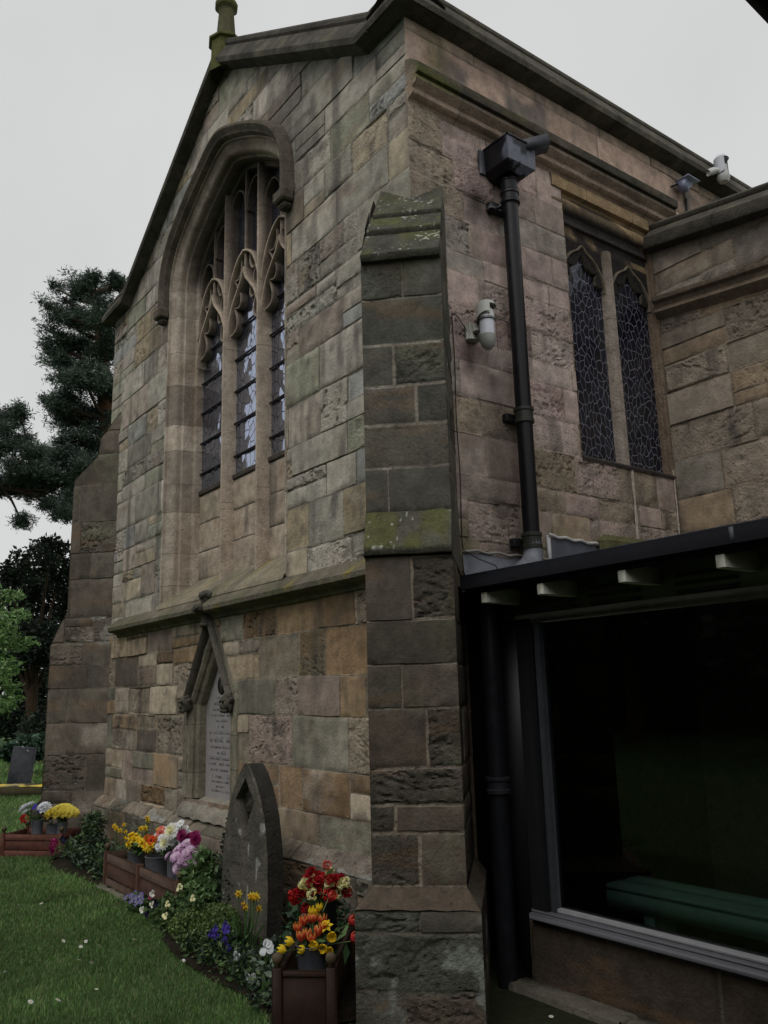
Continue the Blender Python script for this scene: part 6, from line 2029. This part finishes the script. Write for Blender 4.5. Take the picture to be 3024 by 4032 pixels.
ct.rotation_euler = (0, 0, rad(40))
mb = MB()
mb.box((-.1, 0, -.1), (1.6, .8, .50), L(56, 58, 44), bev=.03)
mb.build("chest", M_STONE, (0, 0, 0), ct)
mb = MB()
mb.box((-.16, -.06, .5), (1.66, .86, .56), L(140, 140, 132), bev=.015)
mb.build("slab", M_STONE, (0, 0, 0), ct)

# ------------------------------------------------------------------ trees
def at(px, py, dist):
    v = cf + cr * (px - 1512) / FPX - cu * (py - 2016) / FPX
    return CAM + v / np.linalg.norm(v) * dist

def pads_from(D, dist, spread, seed):
    q = np.random.default_rng(seed)
    o = []
    for x, y, rx, ry in D:
        d = dist + q.normal() * spread
        k = 1.8228 / FPX * d
        o.append((at(x * 1.8228, y * 1.8228, d), (rx * k, rx * k * 1.0, ry * k * .82)))
    return o

pine = thing("pine_tree", "tall dark pine with a long low branch reaching left behind the church", "tree", tuple(at(430, 2600, 26) * [1, 1, 0]))
PBASE = np.array(pine.location)
ND = [L(84, 98, 86), L(70, 84, 76), L(100, 114, 100), L(60, 72, 66)]
PD = [(135, 640, 30, 26), (125, 625, 14, 20), (185, 620, 40, 30), (205, 610, 20, 16), (245, 618, 26, 26), (252, 605, 14, 12), (215, 690, 60, 45), (140, 690, 48, 38), (118, 742, 36, 26), (180, 760, 60, 40), (238, 760, 40, 50), (130, 800, 40, 30), (185, 830, 60, 45), (238, 840, 35, 50), (122, 862, 38, 36), (165, 900, 52, 45), (228, 915, 36, 60), (185, 960, 48, 40), (150, 985, 28, 16), (130, 955, 12, 12), (100, 655, 18, 12), (108, 870, 20, 18)]
PL_ = [(30, 905, 30, 34), (42, 880, 10, 18), (15, 960, 42, 42), (70, 975, 34, 22), (110, 990, 50, 28), (160, 1005, 55, 30), (60, 1020, 64, 28), (130, 1045, 55, 24), (30, 1045, 55, 26), (190, 1010, 40, 26), (75, 1075, 40, 16), (112, 1095, 24, 18), (48, 1128, 20, 16), (135, 1112, 24, 20), (0, 1060, 40, 22), (150, 1075, 18, 40)]
def pine_mesh(pads, n_per, seed, L_=.125):
    q = np.random.default_rng(seed)
    mb = MB()
    for c, r_ in pads:
        m = int(n_per * (np.prod(r_) ** (2 / 3)) / .2) + 12
        ns = 16
        sd_ = ball_pts(q, ns, (0, 0, 0), (1, 1, 1), .8)
        sd_[:, 2] = sd_[:, 2] * .8 + .1
        sc2 = q.uniform(.55, 1.18, ns)
        pick = q.integers(ns, size=m)
        t = np.array(c) + (sd_ * sc2[:, None])[pick] * np.array(r_) * q.uniform(.72, 1.0, m)[:, None] + q.normal(size=(m, 3)) * np.array(r_) * [.25, .25, .18]
        t += .16 * np.stack([fbm(t[:, 0] * 1.5, t[:, 1] * 1.5, t[:, 2] * 1.5, 3, seed + k) for k in range(3)], 1)
        t = t[fbm(t[:, 0] * 2.2, t[:, 1] * 2.2, t[:, 2] * 2.2, 2, seed + 40) > -.30]
        m = len(t)
        k = 1 + .7 * fbm(t[:, 0] * 1.6, t[:, 1] * 1.6, t[:, 2] * 1.6, 2, seed + 9)
        rep_ = np.repeat(t, 9, 0) + q.normal(size=(m * 9, 3)) * .05
        leaves(mb, rep_, L_, .2, ND, q, up=.35, shade=np.repeat(k, 9))
    return mb
prb, plb = pads_from(PD, 26, .9, 1), pads_from(PL_, 25, .6, 2)
pine_mesh(prb, 350, 71).build("crown", M_NEEDLE, PBASE, pine)
pine_mesh(plb, 420, 72).build("branch_foliage", M_NEEDLE, PBASE, pine)
mb = MB()
tr = [PBASE + [0, 0, -.2], PBASE + [0, 0, 4], at(425, 1800, 26), at(410, 1500, 26), at(390, 1280, 26), at(370, 1150, 26)]
mb.tube(curve(tr, 24), np.linspace(.42, .06, 24), 12, L(96, 72, 56))
mb.build("trunk", M_BARK, PBASE, pine, smooth=True)
mb = MB()
lim = [at(420, 1820, 26), at(300, 1850, 25.6), at(200, 1925, 25.2), at(110, 1940, 25), at(-60, 1900, 24.8)]
mb.tube(curve(lim, 20), np.linspace(.16, .05, 20), 8, L(70, 58, 50))
q = np.random.default_rng(7)
for c, r_ in plb:
    s0 = np.array(lim[1]) * .5 + np.array(lim[2]) * .5
    j = curve(lim, 20)[q.integers(3, 19)]
    mb.tube([j, (j + c) / 2 + [0, 0, .1], c], [.05, .035, .015], 6, L(62, 52, 46), cap=False)
tc_ = curve(tr, 24)
for c, r_ in prb:
    j = tc_[np.argmin(np.abs(tc_[:, 2] - c[2] + .5))]
    mb.tube([j, (j + c) / 2 + [0, 0, -.1], c], [.07, .05, .02], 6, L(70, 58, 48), cap=False)
mb.build("limbs", M_BARK, PBASE, pine, smooth=True)

def bushy_tree(name, label, D, dist, seed, pal, n, size, asp=.5, spread=1.2, trunk_px=None, cat="tree", trunk=True, shell=.3):
    pads = pads_from(D, dist, spread, seed)
    C = np.mean([p[0] for p in pads], 0)
    base = np.array([C[0], C[1], 0])
    t = thing(name, label, cat, tuple(base))
    q = np.random.default_rng(seed)
    mb = MB()
    tot = sum(np.prod(p[1]) ** (2 / 3) for p in pads)
    for c, r_ in pads:
        m = int(n * np.prod(r_) ** (2 / 3) / tot)
        p = ball_pts(q, m, c, r_, shell)
        p += size * 1.2 * np.stack([fbm(p[:, 0] * 1.5 / size * .1, p[:, 1] * 1.5 / size * .1, p[:, 2] * 1.5 / size * .1, 2, seed + k) for k in range(3)], 1)
        k = 1 + .6 * fbm(p[:, 0] * .9, p[:, 1] * .9, p[:, 2] * .9, 3, seed + 5)
        leaves(mb, p, size, asp, pal, q, up=.15, droop=.1, shade=np.clip(k, .35, 1.8))
    mb.build("crown", M_LEAF, base, t)
    if trunk:
        mb = MB()
        mb.tube([base - [0, 0, .2], base + [.1, 0, C[2] * .5], C], [.22, .16, .06], 10, L(70, 58, 46))
        for c, r_ in pads[::2]:
            mb.tube([base + [0, 0, C[2] * .45], (base + [0, 0, C[2] * .6] + c) / 2, c], [.07, .05, .02], 6, L(66, 56, 46), cap=False)
        mb.build("trunk", M_BARK, base, t, smooth=True)
    return t
YG = [L(40, 52, 40), L(32, 42, 34), L(50, 62, 46), L(26, 34, 28)]
bushy_tree("yew_tree", "broad dark yew filling the gap left of the far buttress", [(110, 1190, 40, 30), (70, 1215, 45, 40), (130, 1240, 45, 50), (40, 1270, 55, 50), (100, 1300, 65, 60), (20, 1340, 50, 60), (80, 1390, 70, 60), (130, 1420, 40, 60), (20, 1440, 60, 60), (90, 1490, 70, 55), (30, 1550, 70, 50), (100, 1580, 60, 40), (20, 1240, 30, 30), (-30, 1420, 60, 100), (160, 1330, 40, 110), (150, 1500, 40, 80)], 27, 5, YG, 30000, .15, spread=1.6)
LG = [L(128, 164, 100), L(112, 148, 86), L(146, 178, 116), L(84, 116, 66)]
bushy_tree("laurel_bush", "bright green leafy bush reaching in at the left edge", [(15, 1292, 22, 14), (40, 1282, 14, 8), (25, 1330, 32, 16), (55, 1328, 16, 8), (5, 1370, 34, 26), (30, 1395, 34, 14), (62, 1384, 18, 9), (80, 1388, 8, 5), (12, 1440, 30, 26), (25, 1480, 22, 18), (10, 1520, 24, 22), (38, 1504, 10, 8), (-25, 1450, 40, 110), (-30, 1330, 36, 60)], 13, 6, LG, 2600, .085, .36, spread=.25, cat="bush", trunk=False)
bushy_tree("ivy_mound", "dark ivy mound behind the leaning slate headstone", [(92, 1605, 22, 22), (70, 1625, 24, 16), (20, 1622, 30, 18), (50, 1615, 24, 20), (110, 1625, 20, 20)], 21, 7, [L(56, 80, 62), L(46, 68, 52), L(70, 96, 74)], 1600, .13, .8, spread=.6, trunk=False, cat="ivy")

# dark hedge closing the churchyard, and unseen trees added behind the viewer to block sky
def far_tree(loc, h, w, seed, label, pal=YG, n=4200, size=.42, name="occluder_tree"):
    t = thing(name, label, "tree", loc)
    q = np.random.default_rng(seed)
    mb = MB()
    P = []
    for k in range(16):
        a = q.uniform(0, 6.28)
        z = h * q.uniform(.3, .92)
        rr = w * .55 * (1 - .5 * (z / h)) * q.random() ** .5
        P.append(((rr * math.cos(a), rr * math.sin(a), z), (w * .26, w * .26, h * .13)))
    for c, r_ in P:
        p = ball_pts(q, n // 16, c, r_, .3)
        leaves(mb, p, size, .55, pal, q, up=.1, shade=np.clip(1 + .5 * fbm(p[:, 0] * .6, p[:, 1] * .6, p[:, 2] * .6, 2, seed), .4, 1.6))
    mb.build("crown", M_LEAF, (0, 0, 0), t)
    mb = MB()
    mb.tube([(0, 0, -.2), (.1, 0, h * .4), (0, .1, h * .8)], [.3, .22, .08], 10, L(70, 58, 46))
    for c, r_ in P[::2]:
        mb.tube([(0, 0, h * .35), np.array(c) * [.5, .5, .8], c], [.1, .06, .03], 6, L(66, 56, 46), cap=False)
    mb.build("trunk", M_BARK, (0, 0, 0), t, smooth=True)
    return t
FT = [((10, -14, 0), 8, 6, "broad"), ((2.5, -15, 0), 8, 7, "round"), ((-5, -17, 0), 9, 7, "loose"), ((-12, -17, 0), 8, 7, "spreading"), ((-19, -15, 0), 8, 7, "leaning"), ((-26, -11, 0), 7.5, 7, "squat")]
for k, (l_, h, w, nm) in enumerate(FT):
    far_tree(l_, h, w, 500 + k, nm + " churchyard tree standing on the lawn opposite the church porch")
hd = thing("hedge", "long dark hedge closing the far side of the churchyard", "hedge", (-33, 12, 0))
mb = MB()
q = np.random.default_rng(91)
u = q.uniform(-16, 16, 9000)
p = np.stack([u * .45 + q.normal(size=9000) * .5, u, q.uniform(0, 1, 9000) ** .8 * (3.2 + .8 * np.sin(u * .7) + .4 * np.sin(u * 2.3))], 1)
leaves(mb, p, .34, .55, YG, q, up=.1)
mb.build("hedge_foliage", M_LEAF, (0, 0, 0), hd)

# eaves of the neighbouring building above the viewer's right shoulder
ev = thing("outbuilding", "low building whose dark roof edge cuts across the top right corner of the sky", "building", (4.6, -1.6, 0))
def atz(px, py, z):
    v = cf + cr * (px - 1512) / FPX - cu * (py - 2016) / FPX
    return CAM + v * ((z - CAM[2]) / v[2])
A_, B_ = atz(2985, -4, 3.0), atz(3026, 40, 3.0)
dv = nrm(B_ - A_)
A_, B_ = A_ - dv * 2.2, B_ + dv * 2.0
ou = nrm(np.cross(dv, (0, 0, 1)))
if ou @ (atz(3024, 0, 3.0) - B_) < 0: ou = -ou
mb = MB()
mb.box((0, 0, 0), (np.linalg.norm(B_ - A_), 1.5, .06), L(36, 36, 40), axes=[dv, ou, (0, 0, 1)], o=A_ + [0, 0, .0])
mb.build("soffit_board", M_PAINT, (4.6, -1.6, 0), ev)
mb = MB()
mb.box((0, -.03, -.09), (np.linalg.norm(B_ - A_), .0, .08), L(24, 24, 28), axes=[dv, ou, (0, 0, 1)], o=A_ + ou * .05)
mb.build("gutter_board", M_PAINT, (4.6, -1.6, 0), ev)
mb = MB()
mb.box((4.55, -7.0, -.1), (4.8, 2.6, 3.0), L(112, 102, 90))  # unseen wall, added to keep skylight off the porch
mb.box((4.8, -7.0, -.1), (9.0, 2.6, 2.9), L(112, 102, 90))
mb.build("wall", M_STONE, (4.6, -1.6, 0), ev)
mb = MB()
mb.grid(np.array([[(4.4, -7.2, 3.02), (4.4, 2.7, 3.02)], [(6.8, -7.2, 4.3), (6.8, 2.7, 4.3)], [(9.2, -7.2, 3.02), (9.2, 2.7, 3.02)]]), col=L(70, 68, 68))
mb.build("roof", M_LEAD, (4.6, -1.6, 0), ev)
oh = thing("hedge", "tall dark hedge closing the churchyard opposite the church front", "hedge", (-8, -22, 0))  # unseen hedge, added to darken reflections in the porch glass
mb = MB()
q = np.random.default_rng(92)
u = q.uniform(-30, 24, 9000)
leaves(mb, np.stack([u, q.normal(size=9000) * .5, q.uniform(0, 1, 9000) ** .8 * (4.8 + .8 * np.sin(u * .7))], 1), .5, .6, YG, q, up=.1)
mb.box((-30, -.3, -.1), (24, .2, 4.4), L(30, 38, 30))
mb.build("hedge_foliage", M_LEAF, (0, 0, 0), oh)
